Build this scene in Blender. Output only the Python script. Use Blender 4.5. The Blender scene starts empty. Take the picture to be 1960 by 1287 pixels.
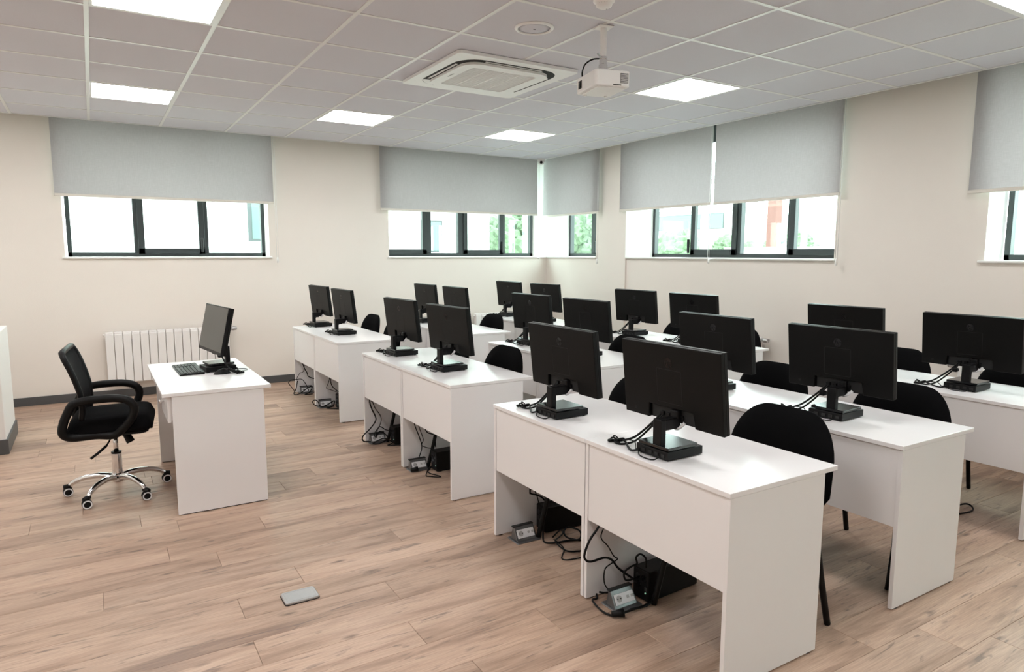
import bpy, bmesh, math, random
from mathutils import Vector, Matrix
random.seed(7)
C = bpy.context.scene
COL = C.collection
PI = math.pi

# ------------------------------------------------------------------ camera
cam_d = bpy.data.cameras.new('camera')
cam_d.sensor_width = 36.0
cam_d.lens = 1299.5 / 1960 * 36.0
cam_d.clip_start = 0.05
cam_d.clip_end = 400
cam = bpy.data.objects.new('camera', cam_d)
COL.objects.link(cam)
yaw, pitch, roll = 0.55138, -0.12212, 0.00187
fwd = Vector((math.sin(yaw) * math.cos(pitch), math.cos(yaw) * math.cos(pitch), math.sin(pitch)))
rgt = Vector((math.cos(yaw), -math.sin(yaw), 0))
upv = rgt.cross(fwd)
r2 = math.cos(roll) * rgt + math.sin(roll) * upv
u2 = -math.sin(roll) * rgt + math.cos(roll) * upv
cm = Matrix((r2, u2, -fwd)).transposed().to_4x4()
CAM = Vector((-0.0557, -3.7344, 1.54))
cm.translation = CAM
cam.matrix_world = cm
C.camera = cam

# ------------------------------------------------------------------ world, exposure
SKY = 7.8            # overcast sky strength
PANEL = 9.8          # ceiling light emission
world = bpy.data.worlds.new('overcast_sky')
C.world = world
world.use_nodes = True
bgn = world.node_tree.nodes['Background']
bgn.inputs[0].default_value = (0.89, 0.965, 0.98, 1)
bgn.inputs[1].default_value = SKY
C.view_settings.view_transform = 'Standard'
C.view_settings.look = 'None'
C.view_settings.exposure = 1.02
C.view_settings.gamma = 1.0
C.view_settings.use_curve_mapping = False
C.cycles.use_denoising = True
C.cycles.max_bounces = 10
C.cycles.diffuse_bounces = 6
C.cycles.glossy_bounces = 4
C.cycles.transparent_max_bounces = 12
C.cycles.sample_clamp_indirect = 8

H = 2.825            # suspended ceiling
WY, WX = 4.519, 5.638   # inner faces of the back wall and the window wall
EY, EX = 4.305, 5.39    # edges of the suspended ceiling
LX, NY = -2.3, -8.1     # far side of the room, wall behind the camera


# ------------------------------------------------------------------ materials
def srgb(r, g, b):
    f = lambda c: (c / 255 / 12.92) if c / 255 <= 0.04045 else ((c / 255 + 0.055) / 1.055) ** 2.4
    return (f(r), f(g), f(b), 1)


def new_mat(name):
    m = bpy.data.materials.new(name)
    m.use_nodes = True
    nt = m.node_tree
    return m, nt, nt.nodes['Principled BSDF']


def mat(name, col, rough=0.5, metal=0.0, spec=0.5, noise=0.0, nscale=30.0, bump=0.0, bscale=200.0, coat=0.0):
    m, nt, b = new_mat(name)
    b.inputs['Base Color'].default_value = col
    b.inputs['Roughness'].default_value = rough
    b.inputs['Metallic'].default_value = metal
    b.inputs['Specular IOR Level'].default_value = spec
    b.inputs['Coat Weight'].default_value = coat
    tc = nt.nodes.new('ShaderNodeTexCoord')
    n = nt.nodes.new('ShaderNodeTexNoise')
    n.inputs['Scale'].default_value = nscale
    n.inputs['Detail'].default_value = 4
    nt.links.new(tc.outputs['Object'], n.inputs['Vector'])
    mr = nt.nodes.new('ShaderNodeMapRange')
    mr.inputs['To Min'].default_value = 1 - noise
    mr.inputs['To Max'].default_value = 1 + noise
    nt.links.new(n.outputs['Fac'], mr.inputs['Value'])
    mx = nt.nodes.new('ShaderNodeMix')
    mx.data_type = 'RGBA'
    mx.blend_type = 'MULTIPLY'
    mx.inputs['Factor'].default_value = 1
    mx.inputs['A'].default_value = col
    nt.links.new(mr.outputs['Result'], mx.inputs['B'])
    nt.links.new(mx.outputs['Result'], b.inputs['Base Color'])
    if bump:
        n2 = nt.nodes.new('ShaderNodeTexNoise')
        n2.inputs['Scale'].default_value = bscale
        n2.inputs['Detail'].default_value = 3
        nt.links.new(tc.outputs['Object'], n2.inputs['Vector'])
        bp = nt.nodes.new('ShaderNodeBump')
        bp.inputs['Strength'].default_value = bump
        bp.inputs['Distance'].default_value = 0.002
        nt.links.new(n2.outputs['Fac'], bp.inputs['Height'])
        nt.links.new(bp.outputs['Normal'], b.inputs['Normal'])
    return m


def emit_mat(name, col, s):
    m, nt, b = new_mat(name)
    b.inputs['Base Color'].default_value = (0.9, 0.9, 0.9, 1)
    b.inputs['Emission Color'].default_value = col
    b.inputs['Emission Strength'].default_value = s
    return m


def blind_mat():
    m, nt, b = new_mat('blind_fabric')
    out = nt.nodes['Material Output']
    b.inputs['Roughness'].default_value = 0.85
    b.inputs['Specular IOR Level'].default_value = 0.15
    tc = nt.nodes.new('ShaderNodeTexCoord')
    mp = nt.nodes.new('ShaderNodeMapping')
    mp.inputs['Scale'].default_value = (420, 420, 18)
    n = nt.nodes.new('ShaderNodeTexNoise')
    n.inputs['Scale'].default_value = 1.0
    n.inputs['Detail'].default_value = 3
    mp2 = nt.nodes.new('ShaderNodeMapping')
    mp2.inputs['Scale'].default_value = (16, 16, 420)
    n2 = nt.nodes.new('ShaderNodeTexNoise')
    n2.inputs['Scale'].default_value = 1.0
    n2.inputs['Detail'].default_value = 3
    nt.links.new(tc.outputs['Object'], mp.inputs['Vector'])
    nt.links.new(mp.outputs['Vector'], n.inputs['Vector'])
    nt.links.new(tc.outputs['Object'], mp2.inputs['Vector'])
    nt.links.new(mp2.outputs['Vector'], n2.inputs['Vector'])
    ad = nt.nodes.new('ShaderNodeMath')
    ad.operation = 'ADD'
    nt.links.new(n.outputs['Fac'], ad.inputs[0])
    nt.links.new(n2.outputs['Fac'], ad.inputs[1])
    cr = nt.nodes.new('ShaderNodeValToRGB')
    cr.color_ramp.elements[0].position = 0.7
    cr.color_ramp.elements[0].color = (0.43, 0.43, 0.43, 1)
    cr.color_ramp.elements[1].position = 1.3 / 1.0 if False else 1.0
    cr.color_ramp.elements[1].color = (0.53, 0.53, 0.535, 1)
    hf = nt.nodes.new('ShaderNodeMath')
    hf.operation = 'MULTIPLY'
    hf.inputs[1].default_value = 0.8
    nt.links.new(ad.outputs[0], hf.inputs[0])
    nt.links.new(hf.outputs[0], cr.inputs['Fac'])
    nt.links.new(cr.outputs['Color'], b.inputs['Base Color'])
    tr = nt.nodes.new('ShaderNodeBsdfTranslucent')
    tr.inputs['Color'].default_value = (0.70, 0.645, 0.655, 1)
    ms = nt.nodes.new('ShaderNodeMixShader')
    ms.inputs[0].default_value = 0.38
    nt.links.new(b.outputs[0], ms.inputs[1])
    nt.links.new(tr.outputs[0], ms.inputs[2])
    nt.links.new(ms.outputs[0], out.inputs['Surface'])
    return m


def glass_mat():
    m = bpy.data.materials.new('window_glass')
    m.use_nodes = True
    nt = m.node_tree
    nt.nodes.remove(nt.nodes['Principled BSDF'])
    out = nt.nodes['Material Output']
    t = nt.nodes.new('ShaderNodeBsdfTransparent')
    t.inputs['Color'].default_value = (0.87, 0.955, 0.92, 1)
    g = nt.nodes.new('ShaderNodeBsdfGlossy')
    g.inputs['Roughness'].default_value = 0.02
    ms = nt.nodes.new('ShaderNodeMixShader')
    ms.inputs[0].default_value = 0.05
    nt.links.new(t.outputs[0], ms.inputs[1])
    nt.links.new(g.outputs[0], ms.inputs[2])
    nt.links.new(ms.outputs[0], out.inputs['Surface'])
    return m


def wood_mat():
    m, nt, b = new_mat('oak_laminate')
    L = nt.links.new
    oi = nt.nodes.new('ShaderNodeObjectInfo')
    geo = nt.nodes.new('ShaderNodeNewGeometry')
    ad = nt.nodes.new('ShaderNodeVectorMath')
    ad.operation = 'ADD'
    cmb = nt.nodes.new('ShaderNodeCombineXYZ')
    mu = nt.nodes.new('ShaderNodeMath'); mu.operation = 'MULTIPLY'; mu.inputs[1].default_value = 37.0
    mu2 = nt.nodes.new('ShaderNodeMath'); mu2.operation = 'MULTIPLY'; mu2.inputs[1].default_value = 91.0
    L(oi.outputs['Random'], mu.inputs[0]); L(oi.outputs['Random'], mu2.inputs[0])
    L(mu.outputs[0], cmb.inputs['X']); L(mu2.outputs[0], cmb.inputs['Y'])
    L(geo.outputs['Position'], ad.inputs[0]); L(cmb.outputs[0], ad.inputs[1])
    # long soft figure
    def noise(scale, detail, dist=0.0):
        mp = nt.nodes.new('ShaderNodeMapping'); mp.inputs['Scale'].default_value = scale
        n = nt.nodes.new('ShaderNodeTexNoise'); n.inputs['Scale'].default_value = 1; n.inputs['Detail'].default_value = detail
        n.inputs['Distortion'].default_value = dist
        L(ad.outputs[0], mp.inputs['Vector']); L(mp.outputs[0], n.inputs['Vector'])
        return n.outputs['Fac']
    f1 = noise((1.2, 9, 1), 9, 0.9)
    f2 = noise((8, 190, 1), 6, 0.5)
    f3 = noise((3.4, 26, 1), 8, 1.8)
    ramp = nt.nodes.new('ShaderNodeValToRGB')
    e = ramp.color_ramp.elements
    e[0].position = 0.30; e[0].color = (0.262, 0.172, 0.128, 1)
    e[1].position = 0.66; e[1].color = (0.500, 0.358, 0.272, 1)
    k = ramp.color_ramp.elements.new(0.46); k.color = (0.415, 0.284, 0.209, 1)
    L(f1, ramp.inputs['Fac'])
    # fine grain
    gr = nt.nodes.new('ShaderNodeMapRange')
    gr.inputs['From Min'].default_value = 0.3; gr.inputs['From Max'].default_value = 0.7
    gr.inputs['To Min'].default_value = 0.80; gr.inputs['To Max'].default_value = 1.13
    L(f2, gr.inputs['Value'])
    mx = nt.nodes.new('ShaderNodeMix'); mx.data_type = 'RGBA'; mx.blend_type = 'MULTIPLY'; mx.inputs['Factor'].default_value = 1
    L(ramp.outputs[0], mx.inputs['A']); L(gr.outputs[0], mx.inputs['B'])
    # grey smoky streaks
    sr = nt.nodes.new('ShaderNodeMapRange')
    sr.inputs['From Min'].default_value = 0.595; sr.inputs['From Max'].default_value = 0.70
    sr.inputs['To Min'].default_value = 0.0; sr.inputs['To Max'].default_value = 0.70
    L(f3, sr.inputs['Value'])
    mx2 = nt.nodes.new('ShaderNodeMix'); mx2.data_type = 'RGBA'; mx2.blend_type = 'MIX'
    mx2.inputs['B'].default_value = (0.135, 0.100, 0.085, 1)
    L(sr.outputs[0], mx2.inputs['Factor']); L(mx.outputs['Result'], mx2.inputs['A'])
    # knots
    mpk = nt.nodes.new('ShaderNodeMapping'); mpk.inputs['Scale'].default_value = (2.6, 8.5, 1)
    vo = nt.nodes.new('ShaderNodeTexVoronoi'); vo.inputs['Scale'].default_value = 1.0
    L(ad.outputs[0], mpk.inputs['Vector']); L(mpk.outputs[0], vo.inputs['Vector'])
    kn = nt.nodes.new('ShaderNodeMapRange')
    kn.inputs['From Min'].default_value = 0.03; kn.inputs['From Max'].default_value = 0.13
    kn.inputs['To Min'].default_value = 0.85; kn.inputs['To Max'].default_value = 0.0
    L(vo.outputs['Distance'], kn.inputs['Value'])
    mx3 = nt.nodes.new('ShaderNodeMix'); mx3.data_type = 'RGBA'
    mx3.inputs['B'].default_value = (0.10, 0.065, 0.05, 1)
    L(kn.outputs[0], mx3.inputs['Factor']); L(mx2.outputs['Result'], mx3.inputs['A'])
    # plank to plank tone
    tn = nt.nodes.new('ShaderNodeMapRange'); tn.inputs['To Min'].default_value = 0.87; tn.inputs['To Max'].default_value = 1.12
    L(oi.outputs['Random'], tn.inputs['Value'])
    mx4 = nt.nodes.new('ShaderNodeMix'); mx4.data_type = 'RGBA'; mx4.blend_type = 'MULTIPLY'; mx4.inputs['Factor'].default_value = 1
    L(mx3.outputs['Result'], mx4.inputs['A']); L(tn.outputs[0], mx4.inputs['B'])
    L(mx4.outputs['Result'], b.inputs['Base Color'])
    b.inputs['Roughness'].default_value = 0.42
    b.inputs['Specular IOR Level'].default_value = 0.45
    bp = nt.nodes.new('ShaderNodeBump'); bp.inputs['Strength'].default_value = 0.12; bp.inputs['Distance'].default_value = 0.001
    L(f2, bp.inputs['Height']); L(bp.outputs[0], b.inputs['Normal'])
    return m


M = dict(
    wall=mat('cream_wall_paint', (0.80, 0.75, 0.695, 1), 0.8, spec=0.2, noise=0.02, nscale=3, bump=0.25, bscale=140),
    reveal=mat('white_reveal_paint', (0.84, 0.84, 0.82, 1), 0.7, spec=0.2, noise=0.01, bump=0.1),
    white=mat('white_paint', (0.78, 0.77, 0.75, 1), 0.55, spec=0.3, noise=0.01, bump=0.05),
    tile=mat('mineral_tile', (0.65, 0.645, 0.695, 1), 0.95, spec=0.05, noise=0.05, nscale=260, bump=0.5, bscale=320),
    tee=mat('white_steel_tee', (0.74, 0.74, 0.73, 1), 0.35, spec=0.5, noise=0.01),
    plank=wood_mat(),
    subfloor=mat('dark_joint', (0.10, 0.07, 0.055, 1), 0.8, noise=0.1),
    base=mat('grey_skirting', (0.075, 0.077, 0.080, 1), 0.45, noise=0.08, nscale=12),
    frame=mat('anthracite_aluminium', (0.030, 0.036, 0.038, 1), 0.42, spec=0.4, noise=0.04),
    handle=mat('black_handle', (0.012, 0.013, 0.014, 1), 0.4, noise=0.02),
    sill=mat('white_sill', (0.80, 0.80, 0.78, 1), 0.3, noise=0.02, nscale=8),
    blind=blind_mat(),
    bar=mat('cream_bar', (0.70, 0.66, 0.60, 1), 0.5, noise=0.02),
    chain=mat('white_bead_chain', (0.80, 0.80, 0.78, 1), 0.4, noise=0.01),
    glass=glass_mat(),
    desk=mat('white_laminate', (0.775, 0.76, 0.765, 1), 0.28, spec=0.45, noise=0.008, nscale=6, bump=0.03, bscale=350),
    rad=mat('radiator_enamel', (0.80, 0.785, 0.77, 1), 0.35, noise=0.01),
    chrome=mat('chrome', (0.75, 0.75, 0.76, 1), 0.10, metal=1.0, noise=0.01),
    steel=mat('brushed_steel', (0.50, 0.50, 0.51, 1), 0.32, metal=0.9, noise=0.06, nscale=60),
    housing=mat('dark_steel', (0.20, 0.20, 0.205, 1), 0.35, metal=0.8, noise=0.06, nscale=60),
    black=mat('black_plastic', (0.0045, 0.0045, 0.005, 1), 0.42, spec=0.2, noise=0.05, bump=0.06, bscale=500),
    blackback=mat('monitor_back_plastic', (0.005, 0.0049, 0.0047, 1), 0.45, spec=0.14, noise=0.04, bump=0.08, bscale=700),
    gloss=mat('gloss_black', (0.004, 0.004, 0.005, 1), 0.2, spec=0.35, noise=0.01),
    baseplate=mat('satin_black_plate', (0.004, 0.005, 0.006, 1), 0.2, spec=0.6, noise=0.02),
    screen=mat('screen_glass', (0.055, 0.055, 0.052, 1), 0.35, spec=0.5, noise=0.02),
    cable=mat('black_rubber', (0.004, 0.004, 0.004, 1), 0.45, spec=0.18, noise=0.02),
    fabric=mat('black_upholstery', (0.0035, 0.0035, 0.004, 1), 0.95, spec=0.08, noise=0.2, nscale=300, bump=0.4, bscale=500),
    mesh=mat('black_mesh', (0.008, 0.008, 0.009, 1), 0.8, spec=0.15, noise=0.3, nscale=400, bump=0.4, bscale=600),
    metalblack=mat('black_powder_coat', (0.004, 0.004, 0.004, 1), 0.45, spec=0.18, noise=0.03),
    key=mat('key_caps', (0.02, 0.02, 0.021, 1), 0.5, noise=0.05),
    socket=mat('white_socket', (0.72, 0.72, 0.74, 1), 0.4, noise=0.01),
    dark=mat('dark_recess', (0.01, 0.01, 0.01, 1), 0.8, noise=0.05),
    acwhite=mat('white_abs', (0.80, 0.79, 0.78, 1), 0.4, noise=0.01),
    acgrey=mat('grey_grille', (0.40, 0.40, 0.40, 1), 0.5, noise=0.02),
    lamp=emit_mat('led_diffuser', (1.0, 0.985, 0.97, 1), PANEL),
    led=emit_mat('green_led', (0.05, 0.9, 0.45, 1), 0.12),
    plaster=mat('white_render', (0.50, 0.50, 0.48, 1), 0.9, noise=0.05, nscale=0.8, bump=0.1, bscale=30),
    teal=mat('tinted_facade_glass', (0.050, 0.085, 0.078, 1), 0.2, noise=0.05, nscale=1),
    brick=mat('red_brick', (0.11, 0.047, 0.040, 1), 0.9, noise=0.15, nscale=4, bump=0.3, bscale=20),
    concrete=mat('pale_concrete', (0.20, 0.195, 0.18, 1), 0.9, noise=0.08, nscale=2),
    leaf=mat('leaf_green', (0.085, 0.125, 0.07, 1), 0.8, noise=0.45, nscale=1.6, bump=0.8, bscale=6),
    bark=mat('bark', (0.20, 0.15, 0.11, 1), 0.9, noise=0.2),
    hill=mat('hazy_hill', (0.13, 0.17, 0.165, 1), 0.95, noise=0.15, nscale=0.08),
    roof=mat('terracotta_roof', (0.60, 0.42, 0.34, 1), 0.9, noise=0.1),
    ground=mat('pale_yard', (0.55, 0.55, 0.52, 1), 0.95, noise=0.08, nscale=0.5),
)


# ------------------------------------------------------------------ mesh builder
class MB:
    def __init__(s):
        s.bm = bmesh.new()

    def box(s, x0, x1, y0, y1, z0, z1, bev=0.0, seg=1):
        g = bmesh.ops.create_cube(s.bm, size=1)
        vs = g['verts']
        for v in vs:
            v.co = Vector(((x0 + x1) / 2 + v.co.x * (x1 - x0), (y0 + y1) / 2 + v.co.y * (y1 - y0), (z0 + z1) / 2 + v.co.z * (z1 - z0)))
        if bev:
            es = list({e for v in vs for e in v.link_edges})
            bmesh.ops.bevel(s.bm, geom=es, offset=bev, segments=seg, profile=0.5, affect='EDGES')
        return s

    def prism(s, pts, axis, a, b, bev=0.0, seg=1):
        """extrude a closed 2D outline along an axis: 'x' -> (y,z), 'y' -> (x,z), 'z' -> (x,y)"""
        def P(p, t):
            return {'x': (t, p[0], p[1]), 'y': (p[0], t, p[1]), 'z': (p[0], p[1], t)}[axis]
        va = [s.bm.verts.new(P(p, a)) for p in pts]
        vb = [s.bm.verts.new(P(p, b)) for p in pts]
        n = len(pts)
        fs = [s.bm.faces.new(va), s.bm.faces.new(vb[::-1])]
        for i in range(n):
            fs.append(s.bm.faces.new((va[i], vb[i], vb[(i + 1) % n], va[(i + 1) % n])))
        bmesh.ops.recalc_face_normals(s.bm, faces=fs)
        if bev:
            es = list({e for f in fs[:2] for e in f.edges})
            bmesh.ops.bevel(s.bm, geom=es, offset=bev, segments=seg, profile=0.5, affect='EDGES')
        return s

    def ring(s, outer, inner, axis, a, b):
        """a plate with a hole: outlines of equal point count"""
        def P(p, t):
            return {'x': (t, p[0], p[1]), 'y': (p[0], t, p[1]), 'z': (p[0], p[1], t)}[axis]
        n = len(outer)
        oa = [s.bm.verts.new(P(p, a)) for p in outer]; ob = [s.bm.verts.new(P(p, b)) for p in outer]
        ia = [s.bm.verts.new(P(p, a)) for p in inner]; ib = [s.bm.verts.new(P(p, b)) for p in inner]
        fs = []
        for i in range(n):
            j = (i + 1) % n
            fs += [s.bm.faces.new((oa[i], oa[j], ia[j], ia[i])), s.bm.faces.new((ob[i], ib[i], ib[j], ob[j])),
                   s.bm.faces.new((oa[i], ob[i], ob[j], oa[j])), s.bm.faces.new((ia[i], ia[j], ib[j], ib[i]))]
        bmesh.ops.recalc_face_normals(s.bm, faces=fs)
        return s

    def tube(s, pts, r, seg=8, smooth=0, flat=1.0, closed=False):
        P = [Vector(p) for p in pts]
        if smooth:
            Q = []
            n = len(P)
            rng = range(n) if closed else range(n - 1)
            for i in rng:
                p0 = P[(i - 1) % n] if closed else P[max(i - 1, 0)]
                p1 = P[i]
                p2 = P[(i + 1) % n]
                p3 = P[(i + 2) % n] if closed else P[min(i + 2, n - 1)]
                for k in range(smooth):
                    t = k / smooth
                    Q.append(0.5 * ((2 * p1) + (p2 - p0) * t + (2 * p0 - 5 * p1 + 4 * p2 - p3) * t * t + (3 * p1 - p0 - 3 * p2 + p3) * t ** 3))
            if not closed:
                Q.append(P[-1])
            P = Q
        n = len(P)
        rr = r if isinstance(r, (list, tuple)) else [r] * n
        if len(rr) != n:
            rr = [rr[0] + (rr[-1] - rr[0]) * i / (n - 1) for i in range(n)]
        ref = None
        rings = []
        for i in range(n):
            if closed:
                t = (P[(i + 1) % n] - P[(i - 1) % n])
            else:
                t = P[min(i + 1, n - 1)] - P[max(i - 1, 0)]
            t = t.normalized() if t.length > 1e-9 else Vector((0, 0, 1))
            if ref is None:
                ref = Vector((0, 0, 1)) if abs(t.z) < 0.9 else Vector((1, 0, 0))
            a = (ref - t * ref.dot(t))
            a = a.normalized() if a.length > 1e-6 else t.orthogonal().normalized()
            b = t.cross(a)
            ref = a
            rings.append([s.bm.verts.new(P[i] + (a * math.cos(2 * PI * k / seg) * flat + b * math.sin(2 * PI * k / seg)) * rr[i]) for k in range(seg)])
        m = n if closed else n - 1
        for i in range(m):
            A, B = rings[i], rings[(i + 1) % n]
            for k in range(seg):
                s.bm.faces.new((A[k], A[(k + 1) % seg], B[(k + 1) % seg], B[k]))
        if not closed:
            s.bm.faces.new(rings[0][::-1])
            s.bm.faces.new(rings[-1])
        return s

    def lathe(s, prof, seg=24, org=(0, 0, 0), axis='z'):
        o = Vector(org)
        rings = []
        for r, h in prof:
            ring = []
            for k in range(seg):
                a = 2 * PI * k / seg
                c, d = r * math.cos(a), r * math.sin(a)
                v = {'z': (c, d, h), 'x': (h, c, d), 'y': (c, h, d)}[axis]
                ring.append(s.bm.verts.new(o + Vector(v)))
            rings.append(ring)
        fs = []
        for A, B in zip(rings, rings[1:]):
            for k in range(seg):
                fs.append(s.bm.faces.new((A[k], A[(k + 1) % seg], B[(k + 1) % seg], B[k])))
        fs.append(s.bm.faces.new(rings[0][::-1]))
        fs.append(s.bm.faces.new(rings[-1]))
        bmesh.ops.recalc_face_normals(s.bm, faces=fs)
        return s

    def grid(s, fn, nu, nv, thick):
        """closed slab between two surfaces fn(u,v,side), u,v in 0..1"""
        V = [[[s.bm.verts.new(fn(i / nu, j / nv, k)) for j in range(nv + 1)] for i in range(nu + 1)] for k in (0, 1)]
        fs = []
        for k in (0, 1):
            for i in range(nu):
                for j in range(nv):
                    fs.append(s.bm.faces.new((V[k][i][j], V[k][i + 1][j], V[k][i + 1][j + 1], V[k][i][j + 1])))
        for i in range(nu):
            fs.append(s.bm.faces.new((V[0][i][0], V[0][i + 1][0], V[1][i + 1][0], V[1][i][0])))
            fs.append(s.bm.faces.new((V[0][i][nv], V[0][i + 1][nv], V[1][i + 1][nv], V[1][i][nv])))
        for j in range(nv):
            fs.append(s.bm.faces.new((V[0][0][j], V[0][0][j + 1], V[1][0][j + 1], V[1][0][j])))
            fs.append(s.bm.faces.new((V[0][nu][j], V[0][nu][j + 1], V[1][nu][j + 1], V[1][nu][j])))
        bmesh.ops.recalc_face_normals(s.bm, faces=fs)
        return s

    def xf(s, mtx):
        bmesh.ops.transform(s.bm, matrix=mtx, verts=s.bm.verts[:])
        return s

    def mesh(s, name, m, smooth=False):
        me = bpy.data.meshes.new(name)
        s.bm.to_mesh(me)
        s.bm.free()
        me.materials.append(m if not isinstance(m, str) else M[m])
        if smooth:
            for p in me.polygons:
                p.use_smooth = True
        return me

    def build(s, name, m, parent=None, smooth=False, loc=None, rot=None, kind=None, label=None):
        return place(s.mesh(name, m, smooth), name, parent, loc, rot, kind, label)


def place(me, name, parent=None, loc=None, rot=None, kind=None, label=None):
    o = bpy.data.objects.new(name, me)
    COL.objects.link(o)
    o.parent = parent
    if loc: o.location = loc
    if rot: o.rotation_euler = rot
    if kind: o['kind'] = kind
    if label: o['label'] = label
    return o


def thing(name, label, cat, loc=(0, 0, 0), rz=0.0, group=None):
    o = bpy.data.objects.new(name, None)
    o.empty_display_size = 0.1
    COL.objects.link(o)
    o.location = loc
    o.rotation_euler = (0, 0, rz)
    tag(o, label, cat, group)
    return o


def tag(o, label, cat, group=None):
    o['label'] = label
    o['category'] = cat
    if group: o['group'] = group
    return o


def kids(o):
    return [c for c in ALLK.get(o.name, [])]


ALLK = {}


def copy_tree(src, loc, rz, label, children, group=None):
    """copy of a thing, each of its parts and sub-parts; children = {name: [objects]} collected once"""
    r = src.copy()
    COL.objects.link(r)
    r.location = loc
    r.rotation_euler = (0, 0, rz)
    r['label'] = label
    if group: r['group'] = group
    def rec(a, b):
        for ch in children.get(a.name, []):
            c = ch.copy()
            COL.objects.link(c)
            c.parent = b
            rec(ch, c)
    rec(src, r)
    return r


def child_map():
    d = {}
    for o in COL.objects:
        if o.parent: d.setdefault(o.parent.name, []).append(o)
    return d


def rrect(w, h, r, n=5, cx=0, cy=0):
    pts = []
    for (sx, sy, a0) in ((1, 1, 0), (-1, 1, PI / 2), (-1, -1, PI), (1, -1, 1.5 * PI)):
        for k in range(n + 1):
            a = a0 + PI / 2 * k / n
            pts.append((cx + sx * (w / 2 - r) + r * math.cos(a), cy + sy * (h / 2 - r) + r * math.sin(a)))
    return pts


def text_mesh(txt, size, depth, shear=0.0, align='CENTER'):
    cu = bpy.data.curves.new('lettering', 'FONT')
    cu.body = txt
    cu.size = size
    cu.extrude = depth
    cu.shear = shear
    cu.align_x = align
    cu.align_y = 'CENTER'
    cu.resolution_u = 3
    o = bpy.data.objects.new('lettering', cu)
    COL.objects.link(o)
    bpy.context.view_layer.update()
    me = bpy.data.meshes.new_from_object(o.evaluated_get(bpy.context.evaluated_depsgraph_get()))
    bpy.data.objects.remove(o)
    bpy.data.curves.remove(cu)
    return me


# ================================================================== SETTING
TOP = 3.15
# ---- floor: planks along x, joints read from the photograph
fl = MB().box(LX - 0.3, WX + 0.4, NY - 0.3, WY + 0.4, -0.12, -0.004).build('floor', 'subfloor', kind='structure')
PW, PL = 0.19, 1.376
joint = {0: -0.106, -1: 0.70, -2: 0.403, -3: 1.026, -4: 0.397, -5: 0.98, -6: 0.12, -7: 1.08, -8: 1.777, -9: 0.55, -10: 2.46, -11: 2.76, -12: 0.2,
         1: 0.397, 2: 0.185, 3: 0.684, 4: 0.267, 5: 0.089, 6: 0.93, 13: 1.25, 14: -0.407, 16: 0.6, 17: -0.467}
plank_cache = {}
for k in range(-15, 27):
    y1 = -0.4605 + 0.19 * k + (0.19 if False else 0.19) - 0.0
    y0 = y1 - 0.19
    # row k spans [y_k - .19 .. y_k] with y_0 = -0.27
    j0 = joint.get(k, random.uniform(0, PL))
    if y0 > WY: continue
    yb = min(y1, WY + 0.02)
    x = j0 - PL * 6
    while x < WX:
        a, b = max(x, -2.0), min(x + PL, WX + 0.02)
        x += PL
        if b - a < 0.03: continue
        key = (round(b - a, 3), round(yb - y0, 3))
        if key not in plank_cache:
            w, d = key
            plank_cache[key] = MB().box(0.0006, w - 0.0006, 0.0006, d - 0.0006, -0.008, 0.0, 0.0012).mesh('plank', 'plank')
        place(plank_cache[key], 'plank', fl, (a, y0, 0))
# floor out of the picture: one plain sheet of the same laminate
MB().box(LX, WX, NY, -0.4605 + 0.19 * -15 - 0.001, -0.008, 0.0).build('floor_sheet', 'plank', fl, kind='stuff')
MB().box(LX, -2.001, -0.4605 + 0.19 * -15, WY, -0.008, 0.0).build('floor_sheet', 'plank', fl, kind='stuff')

# ---- walls
ZS = 1.470     # underside of the sills
ZH = 2.97      # window heads (hidden above the suspended ceiling)
D = 0.30       # wall thickness
wb = MB()
wb.box(LX - 0.2, WX + 0.55, WY, WY + D, -0.1, ZS)
wb.box(LX - 0.2, -0.285, WY, WY + D, ZS, TOP)
wb.box(1.711, 3.178, WY, WY + D, ZS, TOP)
wb.box(-0.285, 1.711, WY, WY + D, ZH, TOP)
wb.box(3.178, WX + 0.55, WY, WY + D, ZH, TOP)
wb.build('wall_back', 'wall', kind='structure')
STEP = 0.026
wr = MB()
wr.box(WX, WX + D, NY, 3.0, -0.1, ZS)
wr.box(WX - STEP, WX + D, 2.79, WY, -0.1, ZS)
wr.box(WX - STEP, WX + D, 2.79, 3.377, ZS, TOP)
wr.box(WX, WX + D, -1.225, -0.008, ZS, TOP)
wr.box(WX, WX + D, -4.65, -3.45, ZS, TOP)
wr.box(WX, WX + D, NY, -7.45, ZS, TOP)
wr.box(WX, WX + D, -7.45, -4.65, ZH, TOP)
wr.box(WX, WX + D, -3.45, -1.225, ZH, TOP)
wr.box(WX, WX + D, -0.008, 2.79, ZH, TOP)
wr.box(WX, WX + D, 3.377, WY, ZH, TOP)
wr.build('wall_right', 'wall', kind='structure')
MB().box(LX - 0.25, LX, NY - 0.2, WY + D, -0.1, TOP).build('wall_left', 'wall', kind='structure')
MB().box(LX - 0.2, WX + D, NY - 0.25, NY, -0.1, TOP).build('wall_near', 'wall', kind='structure')
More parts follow.
